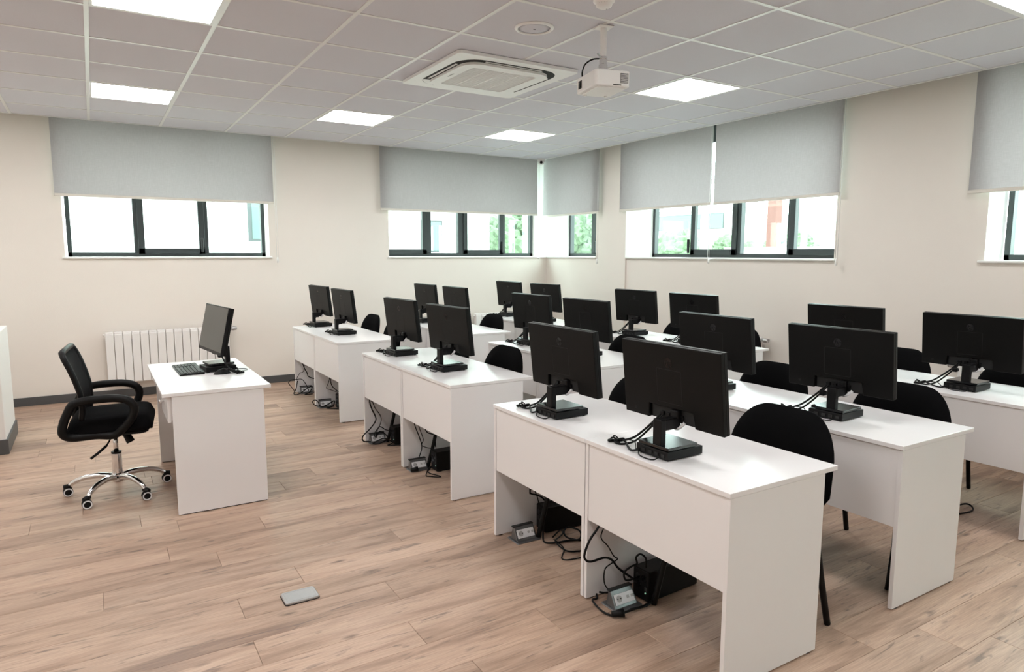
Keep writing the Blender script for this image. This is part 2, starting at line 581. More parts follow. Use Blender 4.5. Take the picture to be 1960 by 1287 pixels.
# white splayed corner post between the two corner windows, white splayed reveal of the window wall
MB().prism([(5.508, 4.745), (5.638, 4.519), (5.895, 4.351), (6.0, 4.4), (6.0, 4.9), (5.508, 4.9)], 'z', ZS, ZH).build('wall_corner', 'reveal', kind='structure')
rv = MB()
rv.prism([(5.612, 2.791), (5.895, 2.606), (5.94, 2.606), (5.94, 2.791)], 'z', ZS, ZH)
rv.prism([(5.612, 2.792), (5.615, 2.792), (5.615, 2.789), (5.612, 2.789)], 'z', ZS, ZH)
rv.box(5.639, 5.938, -1.226, -1.2245, ZS, ZH)
rv.build('wall_reveal', 'reveal', kind='structure')
MB().box(1.7095, 1.7115, WY + 0.001, WY + 0.25, ZS, ZH).build('wall_reveal', 'reveal', kind='structure')
MB().box(-0.286, -0.284, WY + 0.001, WY + 0.25, ZS, ZH).build('wall_reveal', 'reveal', kind='structure')

# ---- skirting
MB().box(LX, WX - STEP - 0.013, WY - 0.014, WY, 0, 0.085, 0.002).build('baseboard_back', 'base', kind='structure')
MB().box(WX - 0.014, WX, NY, 2.789, 0, 0.085, 0.002).build('baseboard_right', 'base', kind='structure')
MB().box(WX - STEP - 0.014, WX - STEP, 2.789, WY - 0.014, 0, 0.085, 0.002).build('baseboard_right', 'base', kind='structure')

# ---- low white wall at the far side with its own skirting
pw = MB().box(LX, -0.70, 2.60, 3.32, 0, 0.925, 0.004).build('wall_low', 'white', kind='structure')
MB().box(LX, -0.687, 2.587, 3.322, 0, 0.115, 0.003).build('baseboard_low', 'base', kind='structure')

# ---- suspended ceiling
T = 0.625
slab = MB().box(LX, EX, NY, EY, H + 0.035, H + 0.05).build('ceiling', 'tile', kind='structure')
MB().box(LX - 0.3, WX + 0.5, NY - 0.3, WY + 0.5, TOP - 0.02, TOP + 0.1).build('roof_slab', 'white', kind='structure')
lights = [(c, r) for c in (-3, 0, 3, 6) for r in (-8, -4, 0, 4) if (c, r) not in ((3, 0), (-3, -8), (6, -8))]  # rear panels and third-row one beyond the chair are unseen, added as fill
acx0, acx1, acy0, acy1 = 2.02, 2.965, 0.275, 1.225
tile_cache = {}
for c in range(-4, 9):
    for r in range(-13, 7):
        if (c, r) in lights: continue
        x0, x1 = max(c * T, LX), min((c + 1) * T, EX)
        y0, y1 = max(r * T, NY), min((r + 1) * T, EY)
        if x1 - x0 < 0.03 or y1 - y0 < 0.03: continue
        key = (round(x1 - x0, 4), round(y1 - y0, 4))
        if key not in tile_cache:
            tile_cache[key] = MB().box(0.006, key[0] - 0.006, 0.006, key[1] - 0.006, 0.004, 0.02, 0.002).mesh('ceiling_tile', 'tile')
        place(tile_cache[key], 'ceiling_tile', slab, (x0, y0, H))
tee_w = 0.012
for c in range(-3, 9):
    MB().box(c * T - tee_w, c * T + tee_w, NY, EY, H, H + 0.004).build('grid_tee', 'tee', slab)
cross = MB().box(LX, EX, -tee_w, tee_w, H + 0.0006, H + 0.0046).mesh('grid_tee', 'tee')
for r in range(-12, 7):
    place(cross, 'grid_tee', slab, (0, r * T, 0))
tr = MB().box(LX, EX + 0.004, EY, EY + 0.004, H - 0.001, H + 0.05)
tr.box(EX, EX + 0.004, NY, EY, H - 0.001, H + 0.05)
tr.box(LX, EX, EY - 0.022, EY, H - 0.0004, H + 0.0036)
tr.box(EX - 0.022, EX, NY, EY, H - 0.0004, H + 0.0036)
tr.build('trim_1', 'tee', kind='structure')

# ---- windows
def window(name, axis, plane, spans, sashes, lo, hi, zb, sill, pulls):
    """axis 'y': window in the back wall (runs along x); 'x': in the window wall (runs along y).
    lo..hi overall, spans = mullions (a,b), sashes = (a,b) of opening lights"""
    def B(mb, a, b, d0, d1, z0, z1, bev=0.003):
        if axis == 'y': mb.box(a, b, plane + d0, plane + d1, z0, z1, bev)
        else: mb.box(plane + d0, plane + d1, a, b, z0, z1, bev)
    fr = MB()
    B(fr, lo, hi, 0, 0.07, zb, zb + 0.045)
    B(fr, lo, hi, 0, 0.07, ZH - 0.16, ZH)
    B(fr, lo, lo + 0.04, 0, 0.07, zb, ZH)
    B(fr, hi - 0.04, hi, 0, 0.07, zb, ZH)
    w = fr.build(name, 'frame', kind='structure')
    for a, b in spans:
        m = MB(); B(m, a, b, 0.001, 0.069, zb + 0.044, ZH - 0.159)
        m.build('mullion', 'frame', w)
    edges = [lo + 0.04] + [v for ab in sorted(spans) for v in ab] + [hi - 0.04]
    for i in range(0, len(edges), 2):
        a, b = edges[i], edges[i + 1]
        g = MB(); B(g, a - 0.005, b + 0.005, 0.035, 0.041, zb + 0.04, ZH - 0.15, 0)
        g.build('pane', 'glass', w)
    for a, b in sashes:
        s_ = MB()
        t = 0.062
        z0, z1 = zb + 0.032, ZH - 0.15
        B(s_, a, b, -0.016, 0.03, z0, z0 + t)
        B(s_, a, b, -0.016, 0.03, z1 - t, z1)
        B(s_, a, a + t, -0.016, 0.03, z0, z1)
        B(s_, b - t, b, -0.016, 0.03, z0, z1)
        s_.build('sash', 'frame', w)
    for p in pulls:
        h_ = MB()
        B(h_, p - 0.012, p + 0.012, -0.045, -0.016, zb + 0.05, zb + 0.21, 0.005)
        h_.build('handle', 'handle', w)
    for (x0, x1, y0, y1) in sill:
        MB().box(x0, x1, y0, y1, ZS, ZS + 0.020, 0.006, 2).build('sill', 'sill', w)
    return w


window('window_1', 'y', WY + 0.22, [(0.347, 0.40), (1.04, 1.091)], [(0.385, 1.052)], -0.265, 1.711, 1.488,
       [(-0.31, 1.735, WY - 0.028, WY + 0.23)], [1.02])
window('window_2', 'y', WY + 0.22, [(3.79, 3.87), (4.282, 4.372), (4.985, 5.034)], [(3.165, 3.80), (4.356, 5.0)], 3.15, 5.508, 1.488,
       [(3.155, WX - STEP - 0.028, WY - 0.028, WY + 0.23)], [4.975])
window('window_3', 'x', WX + 0.25, [(3.70, 3.825)], [], 3.36, 4.351, 1.488,
       [(WX - STEP - 0.028, WX + 0.26, 3.36, WY + 0.1)], [3.70])
window('window_4', 'x', WX + 0.25, [(1.93, 1.976), (1.254, 1.32), (0.60, 0.678)], [(1.30, 1.958), (-0.03, 0.645)], -0.04, 2.606, 1.488,
       [(WX - 0.032, WX + 0.26, -0.03, 2.789)], [1.975])
window('window_5', 'x', WX + 0.25, [(-2.1, -2.03), (-2.75, -2.7)], [], -3.44, -1.247, 1.488,
       [(WX - 0.032, WX + 0.26, -3.48, -1.19)], [])

window('window_6', 'x', WX + 0.25, [(-5.65, -5.58), (-6.55, -6.48)], [], -7.45, -4.65, 1.488,
       [(WX - 0.032, WX + 0.26, -7.48, -4.62)], [])

# ---- roller blinds
def blind(label, axis, pos, a, b, zbot, chain_at, chain_z):
    t = thing('roller_blind', label, 'roller blind', (0, 0, 0))
    if axis == 'y':
        t.location = ((a + b) / 2, pos, zbot)
    else:
        t.location = (pos, (a + b) / 2, zbot)
    w = b - a
    def bx(mb, a0, a1, d0, d1, z0, z1, bev=0):
        if axis == 'y': mb.box(a0, a1, d0, d1, z0, z1, bev)
        else: mb.box(d0, d1, a0, a1, z0, z1, bev)
        return mb
    top = 2.93 - zbot
    def fab(u, v, k):
        c = -w / 2 + u * w
        off = 0.0025 * math.sin(u * 9 + 1.3) * (1 - v) + (0.0008 if k else 0)
        return (c, off, 0.012 + v * (top - 0.012)) if axis == 'y' else (off, c, 0.012 + v * (top - 0.012))
    MB().grid(fab, 24, 6, 0).build('fabric', 'blind', t, smooth=False)
    bx(MB(), -w / 2 - 0.004, w / 2 + 0.004, -0.009, 0.009, -0.008, 0.020, 0.004).build('bottom_bar', 'bar', t)
    rl = MB()
    if axis == 'y': rl.tube([(-w / 2, 0.022, top), (w / 2, 0.022, top)], 0.022, 14)
    else: rl.tube([(0.022, -w / 2, top), (0.022, w / 2, top)], 0.022, 14)
    rl.build('roller_tube', 'bar', t, smooth=True)
    if chain_at is not None:
        c = chain_at
        P = (lambda q, d, z: (q, d, z)) if axis == 'y' else (lambda q, d, z: (d, q, z))
        zc = chain_z - zbot
        ch = MB()
        ch.tube([P(c - 0.008, -0.006, top), P(c - 0.008, -0.006, zc + 0.05)], 0.0022, 6)
        ch.tube([P(c + 0.010, -0.006, top), P(c + 0.010, -0.006, zc + 0.05)], 0.0022, 6)
        ch.build('bead_chain', 'chain', t, smooth=True)
        wt = MB().lathe([(0.004, zc - 0.012), (0.011, zc - 0.004), (0.0125, zc + 0.02), (0.010, zc + 0.045), (0.004, zc + 0.055)], 12, P(c, -0.006, 0))
        wt.build('chain_weight', 'chain', t, smooth=True)
    return t


blind('wide grey roller blind over the window above the chair and teacher desk', 'y', 4.449, -0.332, 1.760, 2.098, 1.046 + 0.02, 1.43)
blind('grey roller blind on the back wall beside the room corner', 'y', 4.449, 3.050, 5.393, 2.072, 1.20, 1.46)
blind('narrow grey roller blind on the window wall against the room corner', 'x', 5.52, 3.215, 4.476, 2.052, -0.62, 1.41)
blind('grey roller blind beside the cream pier, first of the pair on one long window', 'x', 5.568, 1.398, 2.862, 2.055, -0.735, 1.44)
blind('grey roller blind by the wide cream wall, second of the pair on one long window', 'x', 5.568, -0.073, 1.354, 2.052, -0.722, 1.44)
blind('grey roller blind over the last window, out of view at the rear', 'x', 5.568, -7.5, -4.6, 2.03, None, 0)
blind('grey roller blind at the camera end of the window wall, cut by the frame', 'x', 5.568, -3.4, -1.112, 1.992, None, 0)

# ---- radiators
def radiator(label, axis, pos, start, n, valve_end):
    t = thing('radiator', label, 'radiator', (start, pos, 0.172) if axis == 'y' else (pos, start, 0.172))
    hgt, pitch = 0.54, 0.0802
    ar = Matrix.Rotation(0, 4, 'Z') if axis == 'y' else Matrix.Rotation(PI / 2, 4, 'Z') @ Matrix.Diagonal((1, -1, 1, 1))
    sec = MB()
    sec.box(0.0025, pitch - 0.0025, -0.045, -0.028, 0.006, hgt - 0.02, 0.006, 2)      # front plate
    sec.box(0.0015, pitch - 0.0015, -0.040, 0.040, hgt - 0.055, hgt, 0.010, 2)          # upper manifold with grille
    sec.box(0.0015, pitch - 0.0015, -0.036, 0.036, 0.0, 0.05, 0.008, 2)
    sec.box(pitch / 2 - 0.012, pitch / 2 + 0.012, -0.03, 0.03, 0.04, hgt - 0.05)
    for s_ in (-1, 1):
        sec.box(pitch / 2 + s_ * 0.026 - 0.002, pitch / 2 + s_ * 0.026 + 0.002, -0.03, 0.034, 0.04, hgt - 0.05)
    sec.xf(ar)
    bmesh.ops.recalc_face_normals(sec.bm, faces=sec.bm.faces[:])
    me = sec.mesh('section', 'rad')
    for i in range(n):
        place(me, 'section', t, (i * pitch, 0, 0) if axis == 'y' else (0, i * pitch, 0))
    e = n * pitch if valve_end > 0 else 0
    s_ = 1 if valve_end > 0 else -1
    v = MB()
    v.tube([(e - s_ * 0.01, 0, hgt - 0.027), (e + s_ * 0.03, 0, hgt - 0.027)], 0.010, 10)
    v.tube([(e + s_ * 0.03, 0.02, hgt - 0.027), (e + s_ * 0.03, 0.075, hgt - 0.027)], 0.009, 10)
    v.xf(ar)
    bmesh.ops.recalc_face_normals(v.bm, faces=v.bm.faces[:])
    va = v.build('valve', 'steel', t, smooth=True)
    kn = MB().lathe([(0.012, -0.03), (0.021, -0.028), (0.023, 0.0), (0.019, 0.03), (0.012, 0.034)], 14, (e + s_ * 0.052, -0.004, hgt - 0.027), 'x')
    kn.xf(ar)
    bmesh.ops.recalc_face_normals(kn.bm, faces=kn.bm.faces[:])
    kn.build('valve_knob', 'steel', va, smooth=True)
    br = MB()
    for zz in (hgt - 0.03, 0.02):
        br.tube([(0.0 if s_ > 0 else n * pitch, 0, zz), (-s_ * 0.018 if s_ > 0 else n * pitch + 0.018, 0, zz)], 0.012, 8)
    br.box(n * pitch * 0.2, n * pitch * 0.2 + 0.02, 0.03, 0.088, 0.1, 0.13)
    br.box(n * pitch * 0.8, n * pitch * 0.8 + 0.02, 0.03, 0.088, 0.1, 0.13)
    br.box(n * pitch * 0.2, n * pitch * 0.2 + 0.02, 0.03, 0.088, hgt - 0.12, hgt - 0.09)
    br.box(n * pitch * 0.8, n * pitch * 0.8 + 0.02, 0.03, 0.088, hgt - 0.12, hgt - 0.09)
    br.xf(ar)
    bmesh.ops.recalc_face_normals(br.bm, faces=br.bm.faces[:])
    br.build('bracket', 'rad', t)
    return t


radiator('white sectional radiator on the back wall behind the teacher desk', 'y', 4.425, 0.007, 15, 1)
radiator('white sectional radiator at the room corner, behind the far desks of the window row', 'y', 4.425, 4.36, 11, 1)
radiator('white sectional radiator under the long window, its valve showing past a desk edge', 'x', 5.545, 0.655, 15, -1)
radiator('white sectional radiator seen between monitor neck and chair under the last window', 'x', 5.545, -2.37, 15, 1)

# ---- ceiling lights
fo = rrect(T - 0.026, T - 0.026, 0.002, 1)
fi = rrect(T - 0.056, T - 0.056, 0.002, 1)
where = {0: 'above the teacher desk line', 3: 'in the middle of the ceiling', 6: 'towards the window wall', -3: 'unseen beyond the teacher chair'}
row_w = {4: 'by the back wall', 0: 'in the second row', -4: 'in the third row', -8: 'unseen fill added at the rear'}
lp_frame = MB().ring(fo, fi, 'z', -0.002, 0.02).mesh('frame', 'tee')
lp_diff = MB().box(-(T - 0.056) / 2, (T - 0.056) / 2, -(T - 0.056) / 2, (T - 0.056) / 2, 0.002, 0.006).mesh('diffuser', 'lamp')
for c, r in lights:
    t = thing('ceiling_light', 'square white LED panel ' + where[c] + ', ' + row_w[r], 'ceiling light', ((c + 0.5) * T, (r + 0.5) * T, H), 0, 'LED panels in the suspended ceiling')
    place(lp_frame, 'frame', t)
    place(lp_diff, 'diffuser', t)

# ================================================================== CEILING FITTINGS
def air_conditioner():
    t = thing('air_conditioner', 'white square cassette air conditioner set into the suspended ceiling', 'air conditioner', (2.49, 0.75, H))
    o = 0.475
    # outer plate with a rounded-square opening
    MB().ring(rrect(2 * o, 2 * o, 0.03, 6), rrect(0.80, 0.80, 0.17, 6), 'z', -0.020, 0.0).build('fascia', 'acwhite', t)
    MB().ring(rrect(0.81, 0.81, 0.17, 6), rrect(0.64, 0.64, 0.11, 6), 'z', -0.0195, -0.002).build('air_channel', 'dark', t)
    # inner panel, proud of the fascia
    MB().ring(rrect(0.69, 0.69, 0.12, 6), rrect(0.52, 0.52, 0.03, 6), 'z', -0.036, -0.006).build('inner_panel', 'acwhite', t)
    g = MB().box(-0.265, 0.265, -0.265, 0.265, -0.026, -0.020).build('grille', 'acgrey', t)
    sl = MB().box(-0.258, 0.258, -0.0042, 0.0042, -0.034, -0.024, 0.001).mesh('slat', 'acwhite')
    for i in range(26):
        place(sl, 'slat', g, (0, -0.2475 + i * 0.0198, 0))
    rb = MB().box(-0.005, 0.005, -0.258, 0.258, -0.0345, -0.024, 0.001).mesh('rib', 'acwhite')
    for x in (-0.13, 0.0, 0.13):
        place(rb, 'rib', g, (x, 0, 0))
    vane = MB().prism([(-0.012, -0.0235), (0.008, -0.0205), (0.008, -0.0195), (-0.012, -0.0195)], 'x', -0.225, 0.225, 0.0)
    vm = vane.mesh('vane', 'acwhite')
    for a in range(4):
        ang = a * PI / 2
        p = Matrix.Rotation(ang, 3, 'Z') @ Vector((0, -0.366, 0))
        place(vm, 'vane', t, p, (0, 0, ang))
    cc = MB()
    for a0 in (0, PI / 2, 1.5 * PI):
        pass
    corner = []
    for k in range(7):
        a = math.radians(12 + 66 * k / 6)
        corner.append((0.23 + 0.165 * math.cos(a), 0.23 + 0.165 * math.sin(a)))
    for k in range(6, -1, -1):
        a = math.radians(12 + 66 * k / 6)
        corner.append((0.23 + 0.112 * math.cos(a), 0.23 + 0.112 * math.sin(a)))
    cm_ = MB().prism(corner, 'z', -0.0212, -0.008).mesh('corner_cover', 'acwhite')
    for a in (0, PI / 2):
        place(cm_, 'corner_cover', t, (0, 0, 0), (0, 0, a))
    lab = MB().box(-0.045, 0.045, -0.006, 0.006, -0.0375, -0.0355).build('maker_plate', 'acgrey', t)
    lab.location = (-0.30, 0.0, 0)
    lab.rotation_euler = (0, 0, PI / 2)


air_conditioner()

t = thing('ceiling_speaker', 'round white ceiling speaker beside the air conditioner', 'speaker', (2.20, -0.305, H + 0.004))
MB().lathe([(0.115, 0.0), (0.115, -0.004), (0.108, -0.010), (0.096, -0.010), (0.093, -0.005), (0.093, 0.0)], 40).build('ring', 'acwhite', t, smooth=True)
MB().lathe([(0.093, -0.004), (0.06, -0.0075), (0.0, -0.009)][:2] + [(0.004, -0.0085)], 40).build('grille', 'tile', t, smooth=True)
MB().box(-0.008, 0.008, -0.003, 0.003, -0.0095, -0.0078).build('badge', 'dark', t)

t = thing('smoke_detector', 'small white smoke detector at the top edge of the ceiling', 'smoke detector', (2.262, -0.86, H + 0.004))
MB().lathe([(0.055, 0.0), (0.055, -0.012), (0.046, -0.018), (0.040, -0.034), (0.026, -0.042), (0.004, -0.043)], 28).build('body', 'acwhite', t, smooth=True)
sv = MB()
for k in range(8):
    a = k * PI / 4
    sv.box(-0.004, 0.004, -0.003, 0.003, -0.03, -0.022)
    sv.xf(Matrix.Identity(4))
v = MB().ring(rrect(0.086, 0.086, 0.0425, 5), rrect(0.080, 0.080, 0.0395, 5), 'z', -0.026, -0.021)
v.build('vent_slot', 'dark', t)
MB().lathe([(0.004, -0.041), (0.004, -0.045)], 10, (0.018, 0, 0)).build('indicator', 'chrome', t)
sv.bm.free()

# projector
def projector():
    t = thing('projector', 'white ceiling projector on a short pole next to the air conditioner', 'projector', (2.525, -0.535, 2.47), math.radians(-14))
    # local: lens side faces -x; body 0.20 deep, 0.27 wide, 0.09 high
    b = MB().prism(rrect(0.215, 0.275, 0.022, 5), 'z', 0.0, 0.088, 0.006, 2).build('body', 'acwhite', t)
    MB().box(-0.085, 0.085, -0.115, 0.115, -0.006, 0.002, 0.003).build('underside', 'acwhite', t)
    ln = MB().box(-0.1105, -0.1065, 0.055, 0.100, 0.022, 0.068, 0.0015).build('lens_recess', 'dark', t)
    MB().lathe([(0.017, -0.113), (0.017, -0.109), (0.012, -0.108)], 20, (0, 0.077, 0.045), 'x').build('lens', 'gloss', ln, smooth=True)
    vt = MB().box(0.045, 0.092, -0.1395, -0.1365, 0.018, 0.072).build('vent', 'dark', t)
    sl = MB()
    for i in range(10):
        sl.box(0.0465, 0.0905, -0.1405, -0.1392, 0.0195 + i * 0.0052, 0.0217 + i * 0.0052)
    sl.build('vent_slats', 'acwhite', vt, kind='stuff')
    MB().box(0.0, 0.05, -0.1388, -0.1366, 0.005, 0.010).build('foot_release', 'dark', t)
    for sx in (-0.07, 0.06):
        MB().lathe([(0.009, -0.012), (0.009, -0.003)], 10, (sx, 0.09, 0)).build('foot', 'acwhite', t)
    rg = MB().lathe([(0.015, -0.006), (0.019, 0.0), (0.015, 0.012)], 14, (-0.06, 0.088, 0.090))
    rg.build('focus_ring', 'acwhite', t, smooth=True)
    # mount
    mt = MB()
    mt.box(-0.035, 0.035, -0.035, 0.035, 0.112, 0.118, 0.001)
    mt.tube([(0, 0, 0.118), (0, 0, 0.352)], 0.019, 16)
    mt.box(-0.045, 0.045, -0.045, 0.045, 0.349, 0.354, 0.001)
    mt.build('ceiling_pole', 'acwhite', t)
    for i, a in enumerate((0.4, 2.0, 3.6, 5.2)):
        d = Vector((math.cos(a), math.sin(a), 0))
        MB().tube([d * 0.02 + Vector((0, 0, 0.115)), d * 0.07 + Vector((0, 0, 0.108)), d * 0.10 + Vector((0, 0, 0.088))], 0.006, 6, flat=0.5).build('bracket_arm', 'steel', t)
    cl = MB().lathe([(0.026, 0.12), (0.026, 0.145), (0.022, 0.15), (0.022, 0.175), (0.024, 0.178), (0.024, 0.19)], 16)
    cl.build('pole_clamp', 'chrome', t, smooth=False)
    kb = MB().tube([(-0.02, -0.01, 0.185), (-0.045, -0.022, 0.2)], 0.005, 8)
    kb.build('clamp_screw', 'steel', t)
    MB().tube([(-0.08, 0.10, 0.085), (-0.085, 0.105, 0.12), (-0.075, 0.085, 0.165), (-0.045, 0.045, 0.185), (-0.015, 0.005, 0.18)], 0.0045, 8, smooth=6).build('cable', 'cable', t, smooth=True)


projector()

t = thing('security_camera', 'tiny white dome security camera under the ceiling in the room corner', 'camera', (5.30, 4.215, H))
MB().lathe([(0.052, 0.0), (0.052, -0.018), (0.047, -0.026)], 24).build('base', 'acwhite', t, smooth=False)
MB().lathe([(0.044, -0.024), (0.044, -0.045), (0.036, -0.064), (0.020, -0.078), (0.003, -0.083)], 24).build('dome', 'acwhite', t, smooth=True)
d = (CAM - Vector((5.30, 4.215, H - 0.05))).normalized()
MB().tube([d * 0.018 + Vector((0, 0, -0.048)), d * 0.050 + Vector((0, 0, -0.048))], 0.020, 16).build('lens', 'gloss', t, smooth=True)

# ================================================================== DESKS
DH = 0.735
ORD = ['first', 'second', 'third', 'fourth', 'fifth', 'sixth']
ROWS = ['in the teacher-side row', 'in the middle row', 'in the window-side row']
# (row, x of the front edge, y of the near end) for the pairs, back wall first
PAIRS = [[(1.765, 2.205), (1.755, -0.075), (1.725, -2.245)],
         [(2.970, 2.185), (2.962, -0.010), (2.797, -2.235)],
         [(4.170, 2.285), (4.200, -0.010), (4.112, -2.200)]]


def make_desk(label):
    t = thing('desk', label, 'desk', (0, 0, 0), 0, 'white desks for pupils')
    w, d = 0.7985, 0.60
    MB().box(0, d, 0.0008, w, DH - 0.019, DH, 0.0012).build('table_top', 'desk', t)
    for y in (0.003, w - 0.0205):
        MB().box(0.005, d - 0.072, y, y + 0.0185, 0.006, DH - 0.0205, 0.0008).build('end_panel', 'desk', t)
    MB().box(0.009, 0.026, 0.0225, w - 0.0215, 0.372, DH - 0.0205, 0.0006).build('front_panel', 'desk', t)
    ft = MB().box(-0.010, 0.010, -0.006, 0.006, 0.0, 0.0065).mesh('foot', 'dark')
    for x in (0.04, d - 0.11):
        for y in (0.012, w - 0.011):
            place(ft, 'foot', t, (x, y, 0))
    return t


desk0 = None
DESK = {}
for ri, row in enumerate(PAIRS):
    n = 0
    for (x, y) in row:
        for u in (1, 0):
            lab = 'white desk, ' + ORD[n] + ' from the back wall ' + ROWS[ri]
            pos = (x, y + 0.8 * u, 0)
            if desk0 is None:
                desk0 = make_desk(lab); desk0.location = pos
                CM = child_map()
            else:
                copy_tree(desk0, pos, 0, lab, CM)
            n += 1


# ---- teacher desk
def teacher_desk():
    t = thing('teacher_desk', 'white teacher desk with a drawer standing apart before the radiator', 'desk', (0.235, 0.545, 0), 0)
    W = 1.22
    MB().box(0, 0.60, 0, W, DH - 0.022, DH, 0.0015).build('table_top', 'desk', t)
    for y in (0.006, W - 0.026):
        MB().box(0.050, 0.556, y, y + 0.02, 0.005, DH - 0.023, 0.0008).build('end_panel', 'desk', t)
    MB().box(0.53, 0.548, 0.027, W - 0.027, 0.30, DH - 0.023, 0.0006).build('front_panel', 'desk', t)
    dr = MB()
    dr.box(0.04, 0.45, 0.032, 0.046, DH - 0.165, DH - 0.024)
    dr.box(0.04, 0.45, 0.42, 0.434, DH - 0.165, DH - 0.024)
    dr.box(0.04, 0.45, 0.046, 0.42, DH - 0.165, DH - 0.155)
    drw = dr.build('drawer', 'desk', t)
    MB().box(0.026, 0.042, 0.030, 0.436, DH - 0.178, DH - 0.026, 0.001).build('drawer_front', 'desk', drw)
    MB().lathe([(0.006, 0.026), (0.006, 0.012), (0.012, 0.008), (0.012, 0.0), (0.007, -0.004)], 16, (0, 0.233, DH - 0.085), 'x').build('knob', 'chrome', drw, smooth=True)
    for y in (0.016, W - 0.016):
        MB().box(0.06, 0.55, y - 0.006, y + 0.006, 0, 0.006).build('foot', 'dark', t)


teacher_desk()


# ================================================================== MONITORS AND MINI COMPUTERS
PWD, PHT = 0.537, 0.318


def make_monitor(label, group, lean=-6.5):
    """local origin: on the desk under the middle of the stand; -x is the back of the screen"""
    t = thing('monitor', label, 'monitor', (0, 0, 0), 0, group)
    # screen head in its own frame: back face x=0, front x=.036, bottom z=0
    tilt = Matrix.Translation((0.006, 0, 0.125)) @ Matrix.Rotation(math.radians(lean), 4, 'Y')
    back = MB()
    hw = PWD / 2
    o = [(-hw, 0.0), (-0.128, 0.0), (-0.120, 0.062), (0.120, 0.062), (0.128, 0.0), (hw, 0.0), (hw, PHT), (-hw, PHT)]
    back.prism(o, 'x', 0.0, 0.018, 0.003, 2)
    back.xf(tilt).build('rear_cover', 'blackback', t)
    MB().box(0.018, 0.036, -hw, hw, -0.001, PHT + 0.001, 0.002).xf(tilt).build('bezel', 'black', t)
    MB().box(0.0345, 0.0365, -hw + 0.006, hw - 0.006, 0.019, PHT - 0.006).xf(tilt).build('screen', 'screen', t)
    bay = MB().box(0.015, 0.0185, -0.119, 0.119, 0.004, 0.061).xf(tilt).build('port_bay', 'dark', t)
    for y in (0.055, 0.020, -0.05):
        MB().box(0.004, 0.016, y - 0.010, y + 0.010, 0.020, 0.036, 0.001).xf(tilt).build('port', 'black', bay)
    # mounting plate outline, recessed line on the cover
    q = rrect(0.135, 0.140, 0.004, 2, 0, 0.150)
    qi = rrect(0.1315, 0.1365, 0.003, 2, 0, 0.150)
    MB().ring(q, qi, 'x', -0.0006, 0.001).xf(tilt).build('mount_seam', 'dark', t)
    # round maker emblem with slanted letters, in gloss on the matt cover
    em = MB().lathe([(0.0205, -0.0002), (0.0212, 0.001)], 28, (0, 0, 0.247), 'x').xf(tilt).build('emblem', 'gloss', t)
    lm = text_mesh('hp', 0.038, 0.0004, 0.32)
    lm.materials.clear()
    lm.materials.append(M['blackback'])
    lm.transform(tilt @ Matrix.Translation((-0.0007, 0.0, 0.2475)) @ Matrix(((0, 0, -1, 0), (-1, 0, 0, 0), (0, 1, 0, 0), (0, 0, 0, 1))))
    place(lm, 'lettering', em)
    sm = MB().ring(rrect(0.013, 0.013, 0.006, 4, 0.205, 0.028), rrect(0.010, 0.010, 0.0045, 4, 0.205, 0.028), 'x', -0.0005, 0.001)
    sm.box(-0.0006, 0.001, 0.203, 0.207, 0.026, 0.030)
    sm.xf(tilt).build('lock_mark', 'dark', t)
    fm = text_mesh('hp', 0.012, 0.0002, 0.32)
    fm.materials.clear()
    fm.materials.append(M['chrome'])
    fm.transform(tilt @ Matrix.Translation((0.0364, 0.0, 0.0095)) @ Matrix(((0, 0, 1, 0), (1, 0, 0, 0), (0, 1, 0, 0), (0, 0, 0, 1))))
    place(fm, 'lettering', t)
    # stand
    nk = MB().box(-0.098, -0.070, -0.050, -0.004, 0.055, 0.158, 0.004, 2)
    nk.box(-0.076, 0.014, -0.048, -0.006, 0.112, 0.157, 0.004)
    nk.box(-0.010, 0.014, -0.048, -0.006, 0.112, 0.182, 0.004)
    nk.build('neck', 'black', t)
    MB().prism(rrect(0.166, 0.168, 0.006, 3, -0.021, -0.012), 'z', 0.0445, 0.0565, 0.0015).build('base_plate', 'baseplate', t)
    # leads from the port bay to the bundle lying on the desk and back to the computer
    cb = MB()
    cb.tube([(0.012, 0.062, 0.150), (-0.012, 0.078, 0.118), (-0.024, 0.125, 0.070), (-0.035, 0.175, 0.028), (-0.062, 0.222, 0.008), (-0.09, 0.248, 0.007)], 0.0050, 8, smooth=6)
    cb.build('cable', 'cable', t, smooth=True)
    cb = MB()
    cb.tube([(0.012, 0.050, 0.150), (-0.014, 0.070, 0.112), (-0.035, 0.108, 0.062), (-0.052, 0.150, 0.020), (-0.080, 0.185, 0.005), (-0.098, 0.205, 0.006), (-0.085, 0.235, 0.006), (-0.062, 0.215, 0.014), (-0.070, 0.180, 0.010), (-0.095, 0.140, 0.006), (-0.118, 0.092, 0.007), (-0.112, 0.056, 0.018)], 0.0046, 8, smooth=6)
    cb.build('cable', 'cable', t, smooth=True)
    cb = MB()
    cb.tube([(-0.07, 0.235, 0.012), (-0.055, 0.180, 0.020), (-0.062, 0.135, 0.022), (-0.09, 0.10, 0.010), (-0.112, 0.064, 0.020)], 0.0026, 6, smooth=6)
    cb.tube([(-0.104, 0.066, 0.012), (-0.126, 0.040, 0.004), (-0.138, -0.005, 0.004), (-0.130, -0.045, 0.005), (-0.112, -0.055, 0.014)], 0.0026, 6, smooth=6)
    cb.build('cable', 'cable', t, smooth=True)
    kn = MB()
    for a, (cx, cy, cz, rr) in enumerate([(-0.075, 0.235, 0.014, 0.018), (-0.088, 0.238, 0.012, 0.014), (-0.066, 0.222, 0.012, 0.016)]):
        pts = [(cx + rr * 0.5 * math.cos(2 * PI * k / 8 + a), cy + rr * math.sin(2 * PI * k / 8), cz + rr * 0.6 * math.sin(2 * PI * k / 8 + a * 1.3)) for k in range(8)]
        kn.tube(pts, 0.003, 6, smooth=3, closed=True)
